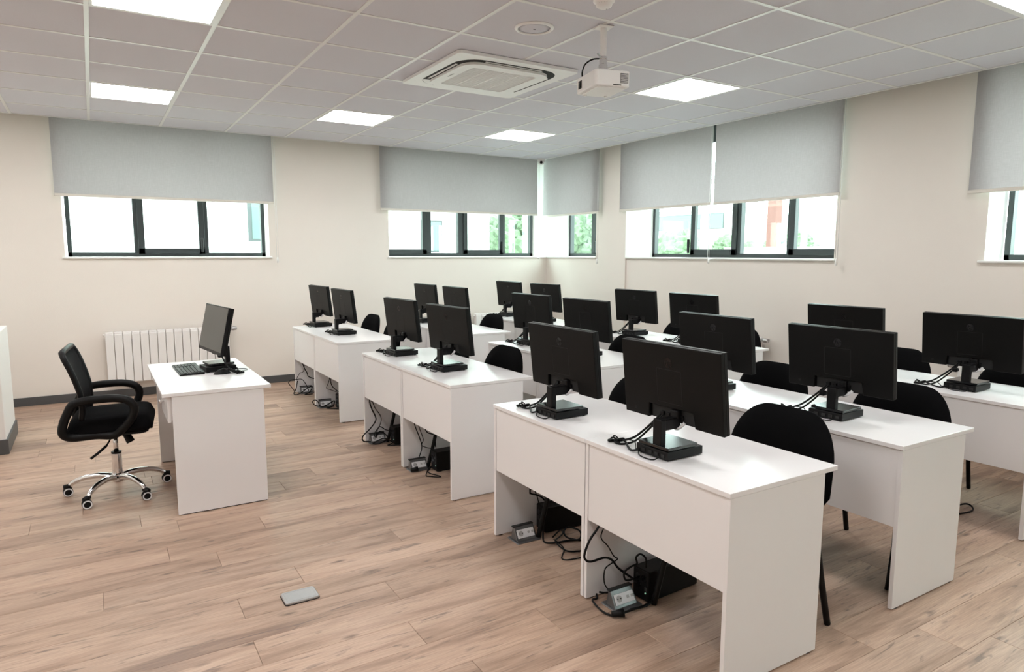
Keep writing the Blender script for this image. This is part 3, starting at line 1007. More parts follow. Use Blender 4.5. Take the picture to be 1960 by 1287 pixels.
    kn.box(-0.112, -0.086, 0.236, 0.254, 0.003, 0.015, 0.003)
    kn.build('cable_knot', 'cable', t, smooth=True)
    cl = MB().box(-0.03, 0.002, 0.050, 0.078, 0.095, 0.118, 0.004)
    cl.build('cable_clip', 'black', t)
    wl = MB().tube([(0.0, -0.018, 0.112), (-0.004, -0.035, 0.108), (-0.004, -0.055, 0.116), (0.004, -0.075, 0.138)], [0.0035, 0.007], 8, smooth=4)
    wl.build('plug', 'socket', t, smooth=True, label='white plug hanging under the screen')
    return t


def make_pc(label, group):
    t = thing('mini_computer', label, 'computer', (0, 0, 0), 0, group)
    MB().box(-0.0975, 0.0955, -0.0875, 0.0875, 0.004, 0.0385, 0.003, 2).build('case', 'black', t)
    MB().box(0.0955, 0.0985, -0.086, 0.086, 0.005, 0.0375, 0.001).build('front_grille', 'dark', t)
    fm = MB().lathe([(0.008, 0.0), (0.008, 0.0045)], 10).mesh('foot', 'dark')
    for x in (-0.08, 0.08):
        for y in (-0.07, 0.07):
            place(fm, 'foot', t, (x, y, 0))
    rs = MB().box(-0.055, 0.050, -0.055, 0.050, 0.038, 0.0446, 0.002)
    rs.build('riser', 'dark', t)
    pt = MB().box(-0.102, -0.097, -0.010, 0.010, 0.012, 0.026, 0.001).mesh('rear_port', 'dark')
    for y in (-0.065, -0.03, 0.005, 0.045):
        place(pt, 'rear_port', t, (0, y, 0))
    return t


# (row, desk index counted from the back wall, x of screen back at the top, y of its middle, yaw in degrees)
MON = [(0, 0, 2.02, 3.674, 4.5), (0, 1, 2.01, 2.831, 2.5), (0, 2, 1.975, 1.261, 3.5), (0, 3, 1.985, 0.445, 4.5), (0, 4, 1.885, -1.028, 0.5), (0, 5, 1.87, -1.791, 0.5),
       (1, 0, 3.20, 3.495, 1.0), (1, 1, 3.20, 2.734, 0.0), (1, 2, 3.20, 1.260, 4.0), (1, 3, 3.20, 0.475, 2.5), (1, 4, 3.035, -0.972, 0.5), (1, 5, 3.035, -1.760, 3.0),
       (2, 0, 4.43, 3.654, 2.5), (2, 1, 4.43, 2.838, 3.5), (2, 2, 4.47, 1.325, 4.0), (2, 3, 4.47, 0.564, 2.5), (2, 4, 4.36, -0.944, 3.0), (2, 5, 4.35, -1.752, 2.0)]
mon0 = pc0 = None
MG = 'black monitors on the pupils desks'
PG = 'small flat computers under the monitors'
for ri, di, mx, my, yw in MON:
    a = math.radians(yw)
    off = Matrix.Rotation(a, 3, 'Z') @ Vector((0.018, 0.0, 0))
    pos = (mx + off.x, my + off.y, DH + 0.0002)
    l1 = 'black monitor, ' + ORD[di] + ' from the back wall ' + ROWS[ri]
    l2 = 'flat black mini computer under the ' + ORD[di] + ' monitor from the back wall ' + ROWS[ri]
    if mon0 is None:
        mon0 = make_monitor(l1, MG)
        mon0.location = pos; mon0.rotation_euler = (0, 0, a)
        pc0 = make_pc(l2, PG)
        pc0.location = pos; pc0.rotation_euler = (0, 0, a)
        CM = child_map()
    else:
        copy_tree(mon0, pos, a, l1, CM)
        copy_tree(pc0, pos, a, l2, CM)

# teacher's set
TA = math.radians(180 + 7)
tpos = (0.636, 1.25, DH + 0.0002)
tm = make_monitor('black monitor with its dark screen showing, on the teacher desk', 'computer set of the teacher', -12.5)
tm.location = (tpos[0] - 0.012, tpos[1], tpos[2]); tm.rotation_euler = (0, 0, TA)
copy_tree(pc0, tpos, TA, 'flat black mini computer under the monitor on the teacher desk', CM, 'computer set of the teacher')


def keyboard():
    t = thing('keyboard', 'black keyboard lying on the teacher desk', 'keyboard', (0.458, 1.345, DH), math.radians(1), 'computer set of the teacher')
    MB().prism([(-0.075, 0.002), (0.075, 0.002), (0.075, 0.017), (-0.075, 0.009)], 'y', -0.225, 0.225, 0.003, 2).build('body', 'black', t)
    ks = MB()
    sl = 0.008 / 0.15
    for r in range(6):
        x = -0.060 + r * 0.0215
        y = -0.212
        while y < 0.205:
            w = 0.0185
            if r == 0 and -0.08 < y < 0.05: w = 0.115
            z = 0.013 + (x) * sl
            if not (0.062 < y < 0.068) and y + w < 0.216:
                ks.box(x - 0.0085, x + 0.0085, y, y + w - 0.0025, z - 0.002, z + 0.0045, 0.0015)
            y += w + (0.006 if 0.05 < y < 0.075 else 0.0)
    ks.build('keys', 'key', t, kind='stuff')
    MB().tube([(0.075, 0.02, 0.008), (0.11, 0.06, 0.004), (0.13, 0.14, 0.003), (0.20, 0.165, 0.003)], 0.002, 6, smooth=5).build('cable', 'cable', t, smooth=True)


keyboard()
t = thing('computer_mouse', 'black mouse beside the keyboard on the teacher desk', 'mouse', (0.636, 1.075, DH), math.radians(8), 'computer set of the teacher')
def mouse_fn(u, v, k):
    a = u * 2 * PI
    r = math.sin(min(v, 1) * PI / 2)
    return (0.056 * math.cos(a) * r, 0.031 * math.sin(a) * r * (1 - 0.12 * math.cos(a)), 0.001 + 0.034 * (1 - r ** 2.6) * (1 + 0.1 * math.cos(a)))
mb = MB()
rings = []
for j in range(9):
    rings.append([mb.bm.verts.new(mouse_fn(i / 24, 0.08 + 0.92 * j / 8, 0)) for i in range(24)])
for A, B in zip(rings, rings[1:]):
    for i in range(24):
        mb.bm.faces.new((A[i], B[i], B[(i + 1) % 24], A[(i + 1) % 24]))
mb.bm.faces.new(rings[0]); mb.bm.faces.new(rings[-1][::-1])
mb.build('body', 'black', t, smooth=True)
MB().tube([(0.028, 0, 0.029), (0.040, 0, 0.026)], 0.006, 10).build('wheel', 'key', t, smooth=True)
MB().tube([(0.054, 0, 0.010), (0.10, 0.01, 0.004), (0.175, 0.045, 0.003), (0.185, 0.10, 0.003), (0.12, 0.15, 0.003), (0.05, 0.20, 0.006)], 0.0018, 6, smooth=6).build('cable', 'cable', t, smooth=True)


# ================================================================== CHAIRS
def panel_fn(hw, z0, z1, xback, thick, bend, lean, top_r):
    def fn(u, v, k):
        # v from bottom to top, half width shrinks towards the rounded top
        vv = 1 - (1 - v) ** 1.7 if v > 0 else 0
        f = (abs(vv - 0.0))
        e = max(0.0, (vv - (1 - top_r)) / top_r)
        e2 = max(0.0, (0.14 - vv) / 0.14)
        w = hw * (1 - 0.05 * vv) * (1 - 0.62 * (1 - math.sqrt(max(0.0, 1 - e * e)))) * (1 - 0.12 * e2 * e2)
        c = (2 * u - 1)
        c = math.sin(c * PI / 2) * 0.5 + c * 0.5
        y = c * w
        z = z0 + (z1 - z0) * vv
        rim = (1 - abs(c) ** 6) * (1 - e ** 6) * (1 - e2 ** 4)
        x = xback + lean * vv + bend * (y / hw) ** 2 * -1
        return (x + (thick * rim * 0.9 + 0.006 if k else 0), y, z)
    return fn


def make_chair(label):
    """local origin: floor under the seat, faces +x; copied turned round"""
    t = thing('visitor_chair', label, 'chair', (0, 0, 0), 0, 'black fabric chairs at the desks')
    # backrest: rear shell and cushion; leans back towards -x
    MB().grid(panel_fn(0.262, 0.515, 0.874, -0.205, 0.032, -0.045, -0.055, 0.55), 18, 14, 0).build('backrest', 'fabric', t, smooth=True)
    MB().grid(panel_fn(0.250, 0.525, 0.863, -0.213, -0.010, -0.045, -0.055, 0.55), 18, 14, 0).build('back_shell', 'black', t, smooth=True)
    # seat
    st = MB()
    st.prism(rrect(0.42, 0.475, 0.06, 6, 0.03, 0), 'z', 0.435, 0.485, 0.016, 3)
    st.build('seat', 'fabric', t, smooth=True)
    MB().prism(rrect(0.40, 0.455, 0.06, 6, 0.03, 0), 'z', 0.422, 0.436, 0.004).build('seat_pan', 'black', t)
    for s_ in (1, -1):
        MB().tube([(0.285, s_ * 0.252, 0.004), (0.235, s_ * 0.243, 0.20), (0.195, s_ * 0.228, 0.40), (0.16, s_ * 0.215, 0.418)], 0.0135, 8, smooth=3).build('leg', 'metalblack', t, smooth=True)
        MB().tube([(-0.215, s_ * 0.252, 0.004), (-0.16, s_ * 0.245, 0.22), (-0.125, s_ * 0.232, 0.40), (-0.06, s_ * 0.215, 0.418)], 0.0135, 8, smooth=3).build('leg', 'metalblack', t, smooth=True)
        MB().tube([(-0.125, s_ * 0.180, 0.415), (-0.195, s_ * 0.180, 0.425), (-0.222, s_ * 0.178, 0.48), (-0.236, s_ * 0.172, 0.62)], 0.010, 8, smooth=4).build('back_upright', 'metalblack', t, smooth=True)
    fr = MB()
    fr.tube([(0.16, -0.215, 0.416), (0.16, 0.215, 0.416)], 0.010, 8)
    fr.tube([(-0.10, -0.222, 0.412), (-0.10, 0.222, 0.412)], 0.010, 8)
    fr.build('seat_frame', 'metalblack', t, smooth=True)
    return t


# (row, desk index, x of the backrest, y, yaw wobble): chairs face the desks, i.e. -x
CH = [(0, 0, 2.52, 3.28, 2), (0, 1, 2.52, 2.66, -3), (0, 2, 2.46, 1.16, 2), (0, 3, 2.46, 0.375, 2), (0, 4, 2.46, -1.05, 0), (0, 5, 2.50, -1.905, 1),
      (1, 0, 3.67, 3.45, -2), (1, 1, 3.67, 2.66, 1), (1, 2, 3.67, 1.22, 2), (1, 3, 3.665, 0.42, 0), (1, 4, 3.495, -1.09, -1), (1, 5, 3.50, -1.865, 1),
      (2, 0, 4.88, 3.50, 0), (2, 1, 4.88, 2.72, 1), (2, 2, 4.91, 1.06, 0), (2, 3, 4.91, 0.36, 0), (2, 4, 4.82, -1.10, 0), (2, 5, 4.82, -1.88, 0)]
ch0 = None
for ri, di, x, y, w in CH:
    lab = 'black fabric chair, ' + ORD[di] + ' from the back wall ' + ROWS[ri]
    pos = (x - 0.255, y, 0)
    rz = PI + math.radians(w)
    if ch0 is None:
        ch0 = make_chair(lab); ch0.location = pos; ch0.rotation_euler = (0, 0, rz)
        CM = child_map()
    else:
        copy_tree(ch0, pos, rz, lab, CM)


# ---- the teacher's swivel chair
def office_chair():
    t = thing('office_chair', 'black mesh swivel chair with chrome five-star base at the teacher desk', 'chair', (0.0, 1.20, 0), math.radians(-6))
    # backrest frame and mesh: profile from seat level to the top, leaning to -x
    prof = [(-0.150, 0.520), (-0.140, 0.60), (-0.146, 0.70), (-0.165, 0.78), (-0.190, 0.86), (-0.225, 0.945)]
    def px(z):
        for (x0, z0), (x1, z1) in zip(prof, prof[1:]):
            if z0 <= z <= z1: return x0 + (x1 - x0) * (z - z0) / (z1 - z0)
        return prof[-1][0]
    def hwid(v):
        e = max(0.0, (v - 0.86) / 0.14)
        return (0.195 + 0.035 * v) * (1 - 0.16 * (1 - math.sqrt(max(0, 1 - e * e))))
    def mesh_fn(u, v, k):
        z = 0.535 + v * 0.405
        y = (2 * u - 1) * (hwid(v) - 0.012)
        return (px(z) - 0.03 * (1 - (2 * u - 1) ** 2) + (0.006 if k else 0), y, z)
    MB().grid(mesh_fn, 14, 18, 0).build('back_mesh', 'mesh', t, smooth=True)
    loop = []
    for k in range(15):
        v = k / 14
        loop.append((px(0.52 + v * 0.425), hwid(v), 0.52 + v * 0.425))
    fr = loop + [(px(0.948) + 0.002, y, 0.950) for y in (0.12, 0.0, -0.12)] + [(p[0], -p[1], p[2]) for p in loop[::-1]] + [(px(0.52), 0.0, 0.515)]
    MB().tube(fr, 0.017, 10, closed=True, flat=1.0).build('back_frame', 'black', t, smooth=True)
    MB().tube([(-0.155, 0, 0.53), (-0.215, 0, 0.49), (-0.20, 0, 0.43), (-0.10, 0, 0.408), (0.0, 0, 0.402)], 0.026, 10, smooth=4, flat=0.5).build('back_bar', 'black', t, smooth=True)
    # seat cushion
    def seat_pts(u, v, k):
        x = -0.235 + 0.46 * u
        c = 2 * v - 1
        e = abs(2 * u - 1)
        w = 0.245 * (1 - 0.10 * e ** 6)
        edge = (1 - abs(c) ** 5) * (1 - e ** 8)
        if k: z = 0.465 + 0.088 * edge ** 0.4 - 0.010 * (1 - c * c) * 0.5 + 0.012 * max(0, u - 0.2)
        else: z = 0.452 - 0.022 * edge
        return (x, c * w, z)
    MB().grid(seat_pts, 22, 18, 0).build('seat', 'fabric', t, smooth=True)
    MB().prism(rrect(0.40, 0.40, 0.06, 5, 0.0, 0), 'z', 0.418, 0.436, 0.004).build('seat_pan', 'black', t)
    # loop arms
    for s_ in (1, -1):
        y = s_ * 0.268
        arm = [(-0.178, y, 0.648), (-0.13, y, 0.662), (-0.05, y, 0.668), (0.05, y, 0.665), (0.115, y, 0.640), (0.135, y, 0.590), (0.112, y * 0.99, 0.525), (0.062, y * 0.97, 0.470), (0.015, y * 0.92, 0.436),
               (-0.08, y * 0.84, 0.440), (-0.20, y * 0.92, 0.444), (-0.240, y, 0.478), (-0.232, y, 0.540), (-0.205, y, 0.605)]
        MB().tube(arm, 0.0245, 10, smooth=5, closed=True, flat=1.0).build('armrest', 'metalblack', t, smooth=True)
    # mechanism, lever, tension knob
    MB().box(-0.085, 0.10, -0.075, 0.075, 0.385, 0.420, 0.008, 2).build('tilt_mechanism', 'black', t)
    lv = MB().tube([(-0.01, -0.06, 0.398), (-0.015, -0.13, 0.385), (-0.035, -0.17, 0.352)], 0.005, 8, smooth=4).build('lever', 'metalblack', t, smooth=True)
    MB().tube([(-0.033, -0.168, 0.356), (-0.075, -0.19, 0.322), (-0.118, -0.20, 0.292)], 0.0115, 8, flat=0.6).build('paddle', 'black', lv, smooth=True)
    MB().tube([(0.060, -0.02, 0.392), (0.088, -0.03, 0.330)], [0.021, 0.025], 14).build('tension_knob', 'black', t, smooth=False)
    # column
    MB().tube([(0, 0, 0.395), (0, 0, 0.25)], 0.0145, 16).build('gas_piston', 'chrome', t, smooth=True)
    MB().lathe([(0.027, 0.262), (0.0285, 0.258), (0.0285, 0.125), (0.024, 0.12)], 20).build('column_sleeve', 'chrome', t, smooth=False)
    MB().lathe([(0.0295, 0.272), (0.0295, 0.260), (0.020, 0.274)][:2], 20).build('sleeve_collar', 'black', t)
    MB().lathe([(0.030, 0.075), (0.036, 0.085), (0.036, 0.125), (0.030, 0.132)], 20).build('hub', 'chrome', t, smooth=False)
    for k, deg in enumerate((164, 233, 300, 12, 88)):
        a = math.radians(deg + 6)
        d = Vector((math.cos(a), math.sin(a), 0))
        up = Vector((0, 0, 1))
        lg = MB().tube([d * 0.028 + up * 0.108, d * 0.10 + up * 0.120, d * 0.19 + up * 0.112, d * 0.252 + up * 0.088, d * 0.280 + up * 0.062], [0.021, 0.013], 10, smooth=4)
        leg = lg.build('leg', 'chrome', t, smooth=True)
        ctr = d * 0.288 + up * 0.029
        # castor: hood and twin wheels; wheel axle across the leg, all castors swung alike
        ax = Vector((-0.22, 0.976, 0))
        for s_ in (1, -1):
            wm = MB().lathe([(0.010, -0.009), (0.0265, -0.008), (0.028, -0.004), (0.028, 0.004), (0.0265, 0.008), (0.010, 0.009)], 20, (0, 0, 0), 'y')
            w_ = wm.build('caster_wheel', 'black', leg, smooth=False, loc=ctr + ax * s_ * 0.013, rot=(0, 0, math.atan2(-ax.x, ax.y)))
        for s_ in (-1, 1):
            rg = MB().ring(rrect(0.052, 0.052, 0.0255, 6), rrect(0.038, 0.038, 0.0185, 6), 'y', -0.0012, 0.0012)
            rg.build('wheel_ring', 'socket', leg, loc=ctr + ax * s_ * 0.0228, rot=(0, 0, math.atan2(-ax.x, ax.y)))
        hd = MB().tube([ctr + up * 0.036 - d * 0.02, ctr + up * 0.030 + d * 0.02], 0.016, 10)
        hd.build('caster_hood', 'black', leg, smooth=True)


office_chair()

# ================================================================== UNDER THE DESKS
def make_outlet(label):
    """floor box with its lid raised: sockets face -y"""
    t = thing('floor_outlet', label, 'floor outlet', (0, 0, 0), 0, 'raised floor outlets under the desks')
    MB().prism(rrect(0.15, 0.115, 0.012, 4), 'z', 0.0, 0.005, 0.0015).build('base_plate', 'housing', t)
    MB().prism([(-0.030, 0.005), (0.035, 0.005), (0.020, 0.070), (0.008, 0.075)], 'x', -0.062, 0.062, 0.002).build('housing', 'housing', t)
    MB().box(-0.064, 0.064, 0.006, 0.030, 0.068, 0.076, 0.002).build('lid_edge', 'dark', t)
    ang = math.atan2(0.038, 0.070)
    X = Matrix.Translation((0, -0.0135, 0.038)) @ Matrix.Rotation(-ang, 4, 'X')
    fp = MB().box(-0.052, 0.052, -0.004, 0.001, -0.024, 0.021, 0.001).xf(X).build('socket_panel', 'socket', t)
    c = MB().ring(rrect(0.036, 0.036, 0.0175, 5, -0.030, 0), rrect(0.030, 0.030, 0.0145, 5, -0.030, 0), 'y', -0.0055, -0.003)
    c.xf(X).build('socket_ring', 'socket', fp)
    MB().lathe([(0.0145, -0.0044), (0.0145, -0.0036)], 18, (-0.030, 0, 0), 'y').xf(X).build('socket_well', 'acgrey', fp)
    for x in (-0.038, -0.022):
        MB().lathe([(0.0028, -0.0052), (0.0028, -0.0040)], 10, (x, 0, 0), 'y').xf(X).build('pin_hole', 'dark', fp)
    for x in (0.018, 0.042):
        MB().box(x - 0.007, x + 0.007, -0.0048, -0.0038, -0.006, 0.006).xf(X).build('data_socket', 'acgrey', fp)
    return t


OUT = [((1.842, -1.578), 'white sockets in a raised silver floor outlet, under the desk closest to the camera'),
       ((1.848, -0.768), 'floor outlet beside an end panel, under the fifth desk in the teacher-side row'),
       ((1.842, 0.632), 'raised floor outlet next to a power unit, under the fourth desk in the teacher-side row'),
       ((1.842, 1.452), 'raised silver floor outlet tangled in cables, under the third desk in the teacher-side row'),
       ((1.850, 2.935), 'raised floor outlet in cables, under the second desk in the teacher-side row'),
       ((1.868, 3.725), 'raised silver floor outlet in cables, under the first desk in the teacher-side row')]
out0 = None
for (x, y), lab in OUT:
    if out0 is None:
        out0 = make_outlet(lab); out0.location = (x, y, 0); CM = child_map()
    else:
        copy_tree(out0, (x, y, 0), 0, lab, CM)

t = thing('floor_box', 'closed brushed steel floor box set in the open laminate floor', 'floor box', (0.647, -0.775, 0), 0)
MB().prism(rrect(0.150, 0.110, 0.014, 5), 'z', 0.0, 0.012, 0.004, 2).build('lid', 'steel', t)
MB().ring(rrect(0.128, 0.088, 0.008, 4), rrect(0.125, 0.085, 0.007, 4), 'z', 0.0115, 0.0126).build('lid_seam', 'acgrey', t)
MB().prism(rrect(0.154, 0.114, 0.015, 5), 'z', 0.0, 0.002).build('rim', 'dark', t)


def make_ups(label):
    """black power supply lying along x, sockets on its -x end"""
    t = thing('power_supply', label, 'power supply', (0, 0, 0), 0, 'black power supplies under the desks')
    MB().box(0.0, 0.32, -0.048, 0.048, 0.004, 0.145, 0.004, 2).build('case', 'metalblack', t)
    MB().box(-0.004, 0.004, -0.045, 0.045, 0.008, 0.141, 0.002).build('end_panel', 'black', t)
    for z, y in ((0.108, 0.016), (0.072, 0.016), (0.108, -0.020)):
        MB().lathe([(0.015, -0.0065), (0.017, -0.0035)], 16, (0, y, z), 'x').build('socket', 'gloss', t)
    MB().lathe([(0.0035, -0.007), (0.0035, -0.003)], 10, (0, -0.032, 0.045), 'x').build('status_light', 'led', t)
    MB().box(-0.007, -0.003, -0.040, -0.026, 0.055, 0.072, 0.001).build('switch', 'key', t)
    for x in (0.03, 0.29):
        MB().box(x - 0.01, x + 0.01, -0.04, 0.04, 0.0, 0.005).build('foot', 'dark', t)
    return t


UPS = [((1.940, -1.592, 3), 'black power supply with a green light, under the desk closest to the camera'),
       ((1.985, -0.728, -5), 'black power supply deep under the fifth desk in the teacher-side row'),
       ((1.925, 0.535, 0), 'black power supply behind a floor outlet under the fourth desk in the teacher-side row'),
       ((1.930, 1.330, 0), 'black power supply behind cables under the third desk in the teacher-side row'),
       ((1.930, 2.800, 0), 'black power supply under the second desk in the teacher-side row'),
       ((1.960, 3.620, -14), 'black power supply tilted among cables under the first desk in the teacher-side row')]
ups0 = None
for (x, y, w), lab in UPS:
    if ups0 is None:
        ups0 = make_ups(lab); ups0.location = (x, y, 0); ups0.rotation_euler = (0, 0, math.radians(w)); CM = child_map()
    else:
        copy_tree(ups0, (x, y, 0), math.radians(w), lab, CM)


def cable(label, pts, r=0.004, plug=None):
    t = thing('power_cable', label, 'cable', (pts[0][0], pts[0][1], 0))
    o = Vector((pts[0][0], pts[0][1], 0))
    MB().tube([Vector(p) - o for p in pts], r, 8, smooth=6).build('lead', 'cable', t, smooth=True)
    if plug:
        p0, p1 = Vector(plug[0]) - o, Vector(plug[1]) - o
        MB().tube([p0, p0 + (p1 - p0) * 0.65, p1], [0.012, 0.019], 10).build('plug', 'cable', t, smooth=True)


D6 = 'under the desk closest to the camera'
cable('thick black lead looping down the end panel ' + D6, [(1.80, -1.525, 0.47), (1.775, -1.52, 0.40), (1.748, -1.52, 0.353), (1.703, -1.52, 0.306), (1.676, -1.52, 0.25), (1.682, -1.52, 0.222), (1.713, -1.52, 0.206), (1.784, -1.52, 0.206),
      (1.828, -1.52, 0.186), (1.863, -1.525, 0.141), (1.916, -1.54, 0.095), (1.938, -1.572, 0.075)], 0.0052)
cable('thin black lead with a kink hanging ' + D6, [(1.80, -1.53, 0.47), (1.785, -1.52, 0.36), (1.765, -1.52, 0.305), (1.805, -1.52, 0.255), (1.839, -1.52, 0.202), (1.862, -1.52, 0.182), (1.834, -1.52, 0.171), (1.796, -1.515, 0.149), (1.792, -1.515, 0.091), (1.812, -1.515, 0.053), (1.85, -1.51, 0.02)], 0.0028)
cable('black lead arching over the power supply ' + D6, [(1.93, -1.575, 0.10), (1.863, -1.58, 0.107), (1.850, -1.58, 0.145), (1.883, -1.585, 0.166), (1.914, -1.59, 0.175), (1.908, -1.59, 0.204), (1.933, -1.59, 0.215), (1.957, -1.60, 0.192), (1.955, -1.605, 0.152)], 0.0044)
cable('black lead with plug curled round the floor outlet ' + D6, [(1.90, -1.50, 0.006), (1.816, -1.487, 0.02), (1.802, -1.452, 0.012), (1.767, -1.497, 0.012), (1.740, -1.50, 0.010), (1.721, -1.596, 0.008), (1.745, -1.655, 0.010), (1.80, -1.655, 0.012), (1.90, -1.65, 0.008), (1.955, -1.655, 0.02), (1.90, -1.665, 0.014), (1.82, -1.66, 0.022)], 0.0046,
      ((1.728, -1.646, 0.018), (1.775, -1.668, 0.022)))
D5 = 'under the fifth desk in the teacher-side row'
cable('black lead drooping from the table ' + D5, [(1.94, -0.70, 0.47), (1.930, -0.70, 0.242), (1.936, -0.70, 0.215), (1.970, -0.70, 0.201), (2.007, -0.70, 0.18), (2.03, -0.71, 0.152)], 0.0046)
cable('thin black lead beside a thicker one ' + D5, [(1.955, -0.69, 0.47), (1.960, -0.70, 0.25), (1.965, -0.70, 0.218), (1.979, -0.70, 0.185), (1.985, -0.705, 0.150)], 0.0028)
cable('loose coil of black lead on the floor ' + D5, [(1.955, -0.80, 0.09), (1.934, -0.824, 0.008), (1.911, -0.883, 0.006), (1.962, -0.914, 0.006), (2.016, -0.926, 0.008), (2.084, -0.952, 0.012), (2.125, -0.898, 0.03), (2.092, -0.835, 0.035), (2.052, -0.854, 0.02), (2.043, -0.902, 0.010), (2.087, -0.955, 0.006), (2.15, -0.99, 0.006)], 0.0050)
cable('second coil of black lead on the floor ' + D5, [(1.973, -0.859, 0.012), (2.040, -0.836, 0.03), (2.042, -0.857, 0.02), (2.005, -0.878, 0.014), (1.955, -0.910, 0.012), (1.943, -1.002, 0.006), (1.959, -1.040, 0.006), (1.996, -1.063, 0.008), (2.06, -1.08, 0.008)], 0.0042, ((2.01, -1.068, 0.016), (2.06, -1.085, 0.018)))
cable('thin lead trailing across the floor ' + D5, [(1.964, -0.884, 0.012), (1.953, -0.988, 0.006), (1.895, -1.055, 0.005), (1.873, -1.085, 0.005), (1.890, -1.108, 0.005), (1.955, -1.122, 0.005), (2.05, -1.13, 0.005)], 0.0032)
D4 = 'under the fourth desk in the teacher-side row'
cable('long black lead hanging to the floor outlet ' + D4, [(1.805, 0.655, 0.47), (1.829, 0.655, 0.327), (1.867, 0.655, 0.22), (1.883, 0.655, 0.148), (1.858, 0.655, 0.07), (1.835, 0.645, 0.02), (1.79, 0.57, 0.012)], 0.0038, ((1.765, 0.585, 0.018), (1.815, 0.575, 0.022)))
cable('thin wavy black lead ' + D4, [(1.83, 0.645, 0.47), (1.858, 0.645, 0.31), (1.891, 0.645, 0.209), (1.876, 0.645, 0.168), (1.91, 0.62, 0.15), (1.95, 0.59, 0.145)], 0.0030)
cable('black lead dropping onto the power supply ' + D4, [(1.86, 0.61, 0.47), (1.889, 0.60, 0.289), (1.950, 0.60, 0.245), (1.962, 0.60, 0.225), (1.958, 0.58, 0.155)], 0.0040)
cable('thin lead looped flat on the floor ' + D4, [(1.92, 0.58, 0.02), (1.883, 0.555, 0.006), (1.825, 0.46, 0.005), (1.835, 0.43, 0.005), (1.885, 0.385, 0.005), (1.902, 0.395, 0.005), (1.864, 0.506, 0.006), (1.91, 0.56, 0.02)], 0.0036)
D3 = 'under the third desk in the teacher-side row'
cable('thick black lead in a wide loop ' + D3, [(1.805, 1.455, 0.47), (1.795, 1.455, 0.39), (1.786, 1.455, 0.345), (1.800, 1.455, 0.285), (1.834, 1.455, 0.205), (1.825, 1.455, 0.165), (1.782, 1.455, 0.116), (1.722, 1.455, 0.064), (1.724, 1.45, 0.024), (1.773, 1.44, 0.015), (1.80, 1.43, 0.02)], 0.0052)
cable('thin black lead with an adapter ' + D3, [(1.80, 1.45, 0.36), (1.826, 1.445, 0.288), (1.874, 1.445, 0.209), (1.866, 1.445, 0.144), (1.814, 1.44, 0.077), (1.815, 1.43, 0.05)], 0.0032, ((1.805, 1.455, 0.392), (1.812, 1.45, 0.345)))
cable('black leads arching to the power supply ' + D3, [(1.82, 1.43, 0.05), (1.831, 1.41, 0.117), (1.856, 1.41, 0.135), (1.893, 1.40, 0.108), (1.925, 1.37, 0.10)], 0.0040)
cable('tangle of black leads over the floor outlet ' + D3, [(1.81, 1.40, 0.05), (1.86, 1.43, 0.09), (1.91, 1.39, 0.04), (1.83, 1.36, 0.012), (1.78, 1.385, 0.012), (1.86, 1.35, 0.05), (1.92, 1.32, 0.015), (1.87, 1.29, 0.008), (1.95, 1.25, 0.008), (1.99, 1.22, 0.006)], 0.0048)
D2 = 'under the second desk in the teacher-side row'
cable('black lead reaching down to the power supply ' + D2, [(1.88, 2.93, 0.47), (1.904, 2.93, 0.288), (1.920, 2.93, 0.209), (1.960, 2.90, 0.16), (1.97, 2.83, 0.152)], 0.0044)
cable('thin black lead bent out sideways ' + D2, [(1.895, 2.935, 0.45), (1.895, 2.93, 0.275), (1.863, 2.93, 0.192), (1.905, 2.92, 0.170), (1.95, 2.85, 0.152)], 0.0030)
cable('black lead looped out past the panel ' + D2, [(1.80, 2.88, 0.02), (1.780, 2.90, 0.03), (1.764, 2.90, 0.073), (1.738, 2.90, 0.089), (1.713, 2.90, 0.078), (1.732, 2.90, 0.04), (1.789, 2.88, 0.024), (1.86, 2.86, 0.02)], 0.0042)
cable('tangle of black leads over the floor outlet ' + D2, [(1.80, 2.87, 0.02), (1.86, 2.88, 0.035), (1.93, 2.90, 0.06), (1.90, 2.85, 0.02), (1.83, 2.83, 0.012), (1.88, 2.80, 0.008), (1.93, 2.74, 0.008)], 0.0056)
D1 = 'under the first desk in the teacher-side row'
cable('black lead running down to the power supply ' + D1, [(1.82, 3.735, 0.47), (1.846, 3.73, 0.31), (1.884, 3.73, 0.222), (1.899, 3.73, 0.18), (1.949, 3.70, 0.155), (1.98, 3.66, 0.152)], 0.0050)
cable('thin black lead branching off ' + D1, [(1.87, 3.74, 0.45), (1.851, 3.73, 0.255), (1.807, 3.73, 0.224), (1.774, 3.73, 0.173), (1.77, 3.72, 0.15)], 0.0030)
cable('black lead swinging far out past the panel ' + D1, [(1.74, 3.70, 0.012), (1.735, 3.70, 0.038), (1.681, 3.70, 0.12), (1.677, 3.70, 0.143), (1.711, 3.70, 0.166), (1.758, 3.70, 0.164), (1.821, 3.70, 0.158), (1.866, 3.69, 0.085), (1.88, 3.67, 0.03)], 0.0038)
cable('tangle of black leads around the floor outlet ' + D1, [(1.772, 3.70, 0.148), (1.752, 3.70, 0.061), (1.72, 3.67, 0.02), (1.735, 3.63, 0.010), (1.79, 3.65, 0.02), (1.87, 3.68, 0.06), (1.93, 3.70, 0.07), (1.88, 3.64, 0.02), (1.82, 3.60, 0.01), (1.90, 3.58, 0.01)], 0.0048)
cable('black lead looped on the floor between the middle row and the window row',
      [(3.95, -1.86, 0.006), (4.20, -1.80, 0.006), (4.375, -1.765, 0.012), (4.41, -1.80, 0.02), (4.37, -1.84, 0.006), (4.25, -1.83, 0.006), (4.0, -1.74, 0.006)], 0.005)

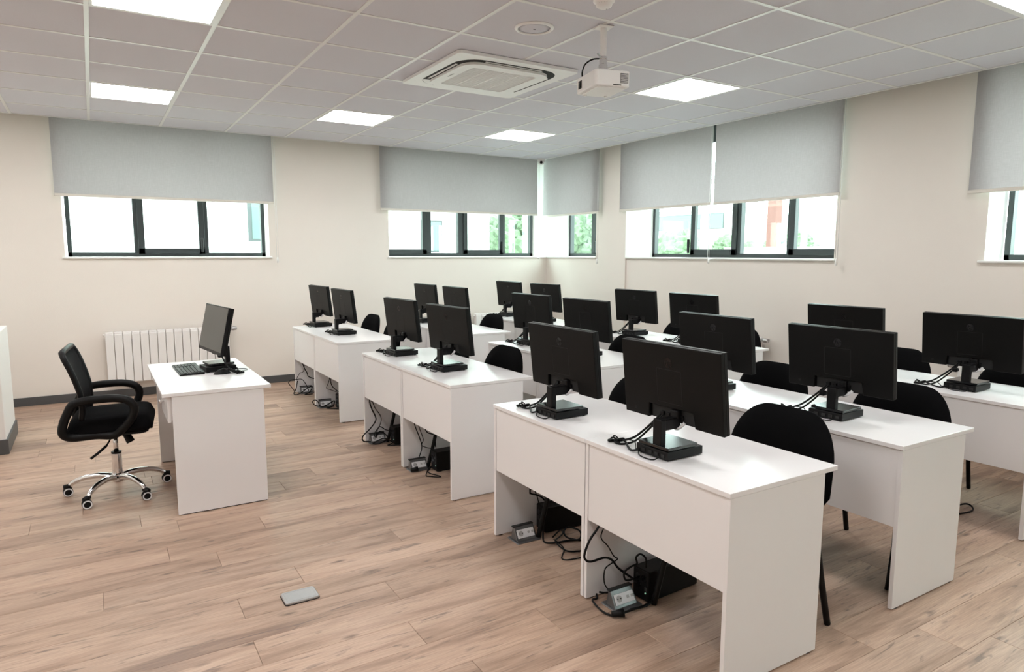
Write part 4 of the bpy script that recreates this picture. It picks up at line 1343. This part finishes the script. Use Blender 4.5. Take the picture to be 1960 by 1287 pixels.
# ================================================================== OUTSIDE
MB().box(-60, 160, 5.2, 160, -4.2, -4.0).build('ground', 'ground', kind='structure')
MB().box(6.2, 160, -60, 5.2, -4.2, -4.0).build('ground', 'ground', kind='structure')


def ext_building(label, x0, x1, y0, y1, z1, wins, m='plaster', roof=True):
    t = thing('building', label, 'building', ((x0 + x1) / 2, (y0 + y1) / 2, -4.0))
    ox, oy = (x0 + x1) / 2, (y0 + y1) / 2
    MB().box(x0 - ox, x1 - ox, y0 - oy, y1 - oy, 0, z1 + 4).build('wall', m, t)
    if roof: MB().box(x0 - ox - 0.2, x1 - ox + 0.2, y0 - oy - 0.2, y1 - oy + 0.2, z1 + 4, z1 + 4.3).build('roof', 'concrete', t)
    for (face, a, b, za, zb_) in wins:
        if face == 'y':
            f = MB().box(a - ox, b - ox, y0 - oy - 0.06, y0 - oy + 0.02, za + 4, zb_ + 4).build('window_frame', 'frame', t)
            MB().box(a - ox + 0.10, b - ox - 0.05, y0 - oy - 0.075, y0 - oy - 0.055, za + 4.06, zb_ + 3.94).build('pane', 'teal', f)
        else:
            f = MB().box(x0 - ox - 0.06, x0 - ox + 0.02, a - oy, b - oy, za + 4, zb_ + 4).build('window_frame', 'frame', t)
            MB().box(x0 - ox - 0.075, x0 - ox - 0.055, a - oy + 0.06, b - oy - 0.06, za + 4.06, zb_ + 3.94).build('pane', 'teal', f)


ext_building('white rendered building wing seen through the windows of the back wall', -14, 11.2, 16, 24, 13.0,  # unseen upper storeys raised to block sky and dim the left blind
             [('y', 3.62, 4.35, 1.84, 3.4), ('y', 8.72, 9.45, 1.55, 2.55), ('y', -3.2, -2.2, 1.8, 3.4)])
ext_building('long pale building with a teal glass front, beyond the trees', 52, 55, 41.5, 60, 5.6, [('x', 42, 60, 3.9, 5.4)])
ext_building('distant white house among the trees', 75, 84, 40, 47, 3.4, [('x', 42, 43, 2.0, 2.8), ('x', 44, 45.2, 2.0, 2.8)])
ext_building('low white house by the hill', 70, 77, 27, 34, 2.4, [('x', 29, 30, 1.4, 2.0), ('x', 31, 32, 1.4, 2.0)])
ext_building('pale block seen in the corner window', 13.2, 20, 24, 30, 4.4, [('y', 13.6, 14.6, 1.8, 3.0)])

t = thing('chimney', 'tall red brick chimney outside the long window', 'chimney', (45, 30.9, -4.0))
MB().box(-0.38, 0.38, -0.38, 0.38, 0, 11.5).build('shaft', 'brick', t)
MB().box(-0.45, 0.45, -0.45, 0.45, 11.5, 11.9).build('cap', 'concrete', t)
t = thing('utility_pole', 'pale concrete pole outside the long window', 'pole', (20.5, 15.3, -4.0))
MB().tube([(0, 0, 0), (0, 0, 9.0)], [0.20, 0.14], 12).build('shaft', 'concrete', t, smooth=True)
MB().box(-0.05, 0.05, -0.7, 0.7, 8.2, 8.35).build('crossarm', 'concrete', t)
t = thing('parapet', 'white parapet along the yard outside the long window', 'wall', (24, 4, -4))
MB().box(-0.15, 0.15, -14, 13.2, 0, 5.80).build('coping', 'plaster', t)


def tree(label, x, y, h, r, seed):
    rnd = random.Random(seed)
    t = thing('tree', label, 'tree', (x, y, -4.0))
    MB().tube([(0, 0, 0), (0.1, 0.05, h * 0.3), (0, 0, h * 0.6)], [0.22, 0.10], 8, smooth=2).build('trunk', 'bark', t, smooth=True)
    b = MB()
    for k in range(7):
        c = Vector((rnd.uniform(-0.6, 0.6) * r, rnd.uniform(-0.6, 0.6) * r, h - r * rnd.uniform(0.5, 1.5)))
        g = bmesh.ops.create_icosphere(b.bm, subdivisions=4, radius=r * rnd.uniform(0.45, 0.7))
        for v_ in g['verts']:
            v_.co = v_.co * (1 + rnd.uniform(-0.13, 0.13)) + c
    b.build('crown', 'leaf', t)


tree('round green tree filling the end of the corner window', 13.2, 17.6, 7.2, 1.5, 1)
tree('slim green tree beside the white wing', 15.4, 20.8, 7.6, 1.5, 2)
tree('green tree seen through the narrow corner window', 19.0, 21.7, 7.6, 1.4, 3)
tree('bushy green tree at the pier end of the long window', 33, 28.9, 7.35, 2.3, 4)
tree('green tree beside the concrete pole', 27, 20.0, 6.5, 1.3, 5)
tree('green tree behind the concrete pole', 39, 28.2, 6.7, 1.6, 6)
tree('low green tree beside the brick chimney', 50, 34.0, 7.6, 2.0, 7)
tree('green tree past the brick chimney', 62, 40.6, 8.2, 2.4, 8)
tree('green tree before the low house', 58, 29.5, 6.5, 1.8, 9)
tree('dark green tree at the wall end of the long window', 66, 28.0, 7.4, 2.2, 10)
tree('green tree outside the last window', 40, 5.5, 6.3, 2.2, 11)

hl = MB()
N = 40
prev = None
vs = []
for i in range(N + 1):
    a = math.radians(-20 + 95 * i / N)
    hh = 5 + 3.0 * math.sin(i * 0.33) + 1.6 * math.sin(i * 0.9 + 1) + (4 if i < 18 else 2)
    vs.append([hl.bm.verts.new((R_ * math.cos(a), R_ * math.sin(a), z_)) for R_, z_ in ((120, -4.0), (138, hh * 0.55), (160, hh))])
for A, B in zip(vs, vs[1:]):
    for k in range(2):
        hl.bm.faces.new((A[k], B[k], B[k + 1], A[k + 1]))
hl.build('hills', 'hill', smooth=True, kind='structure')
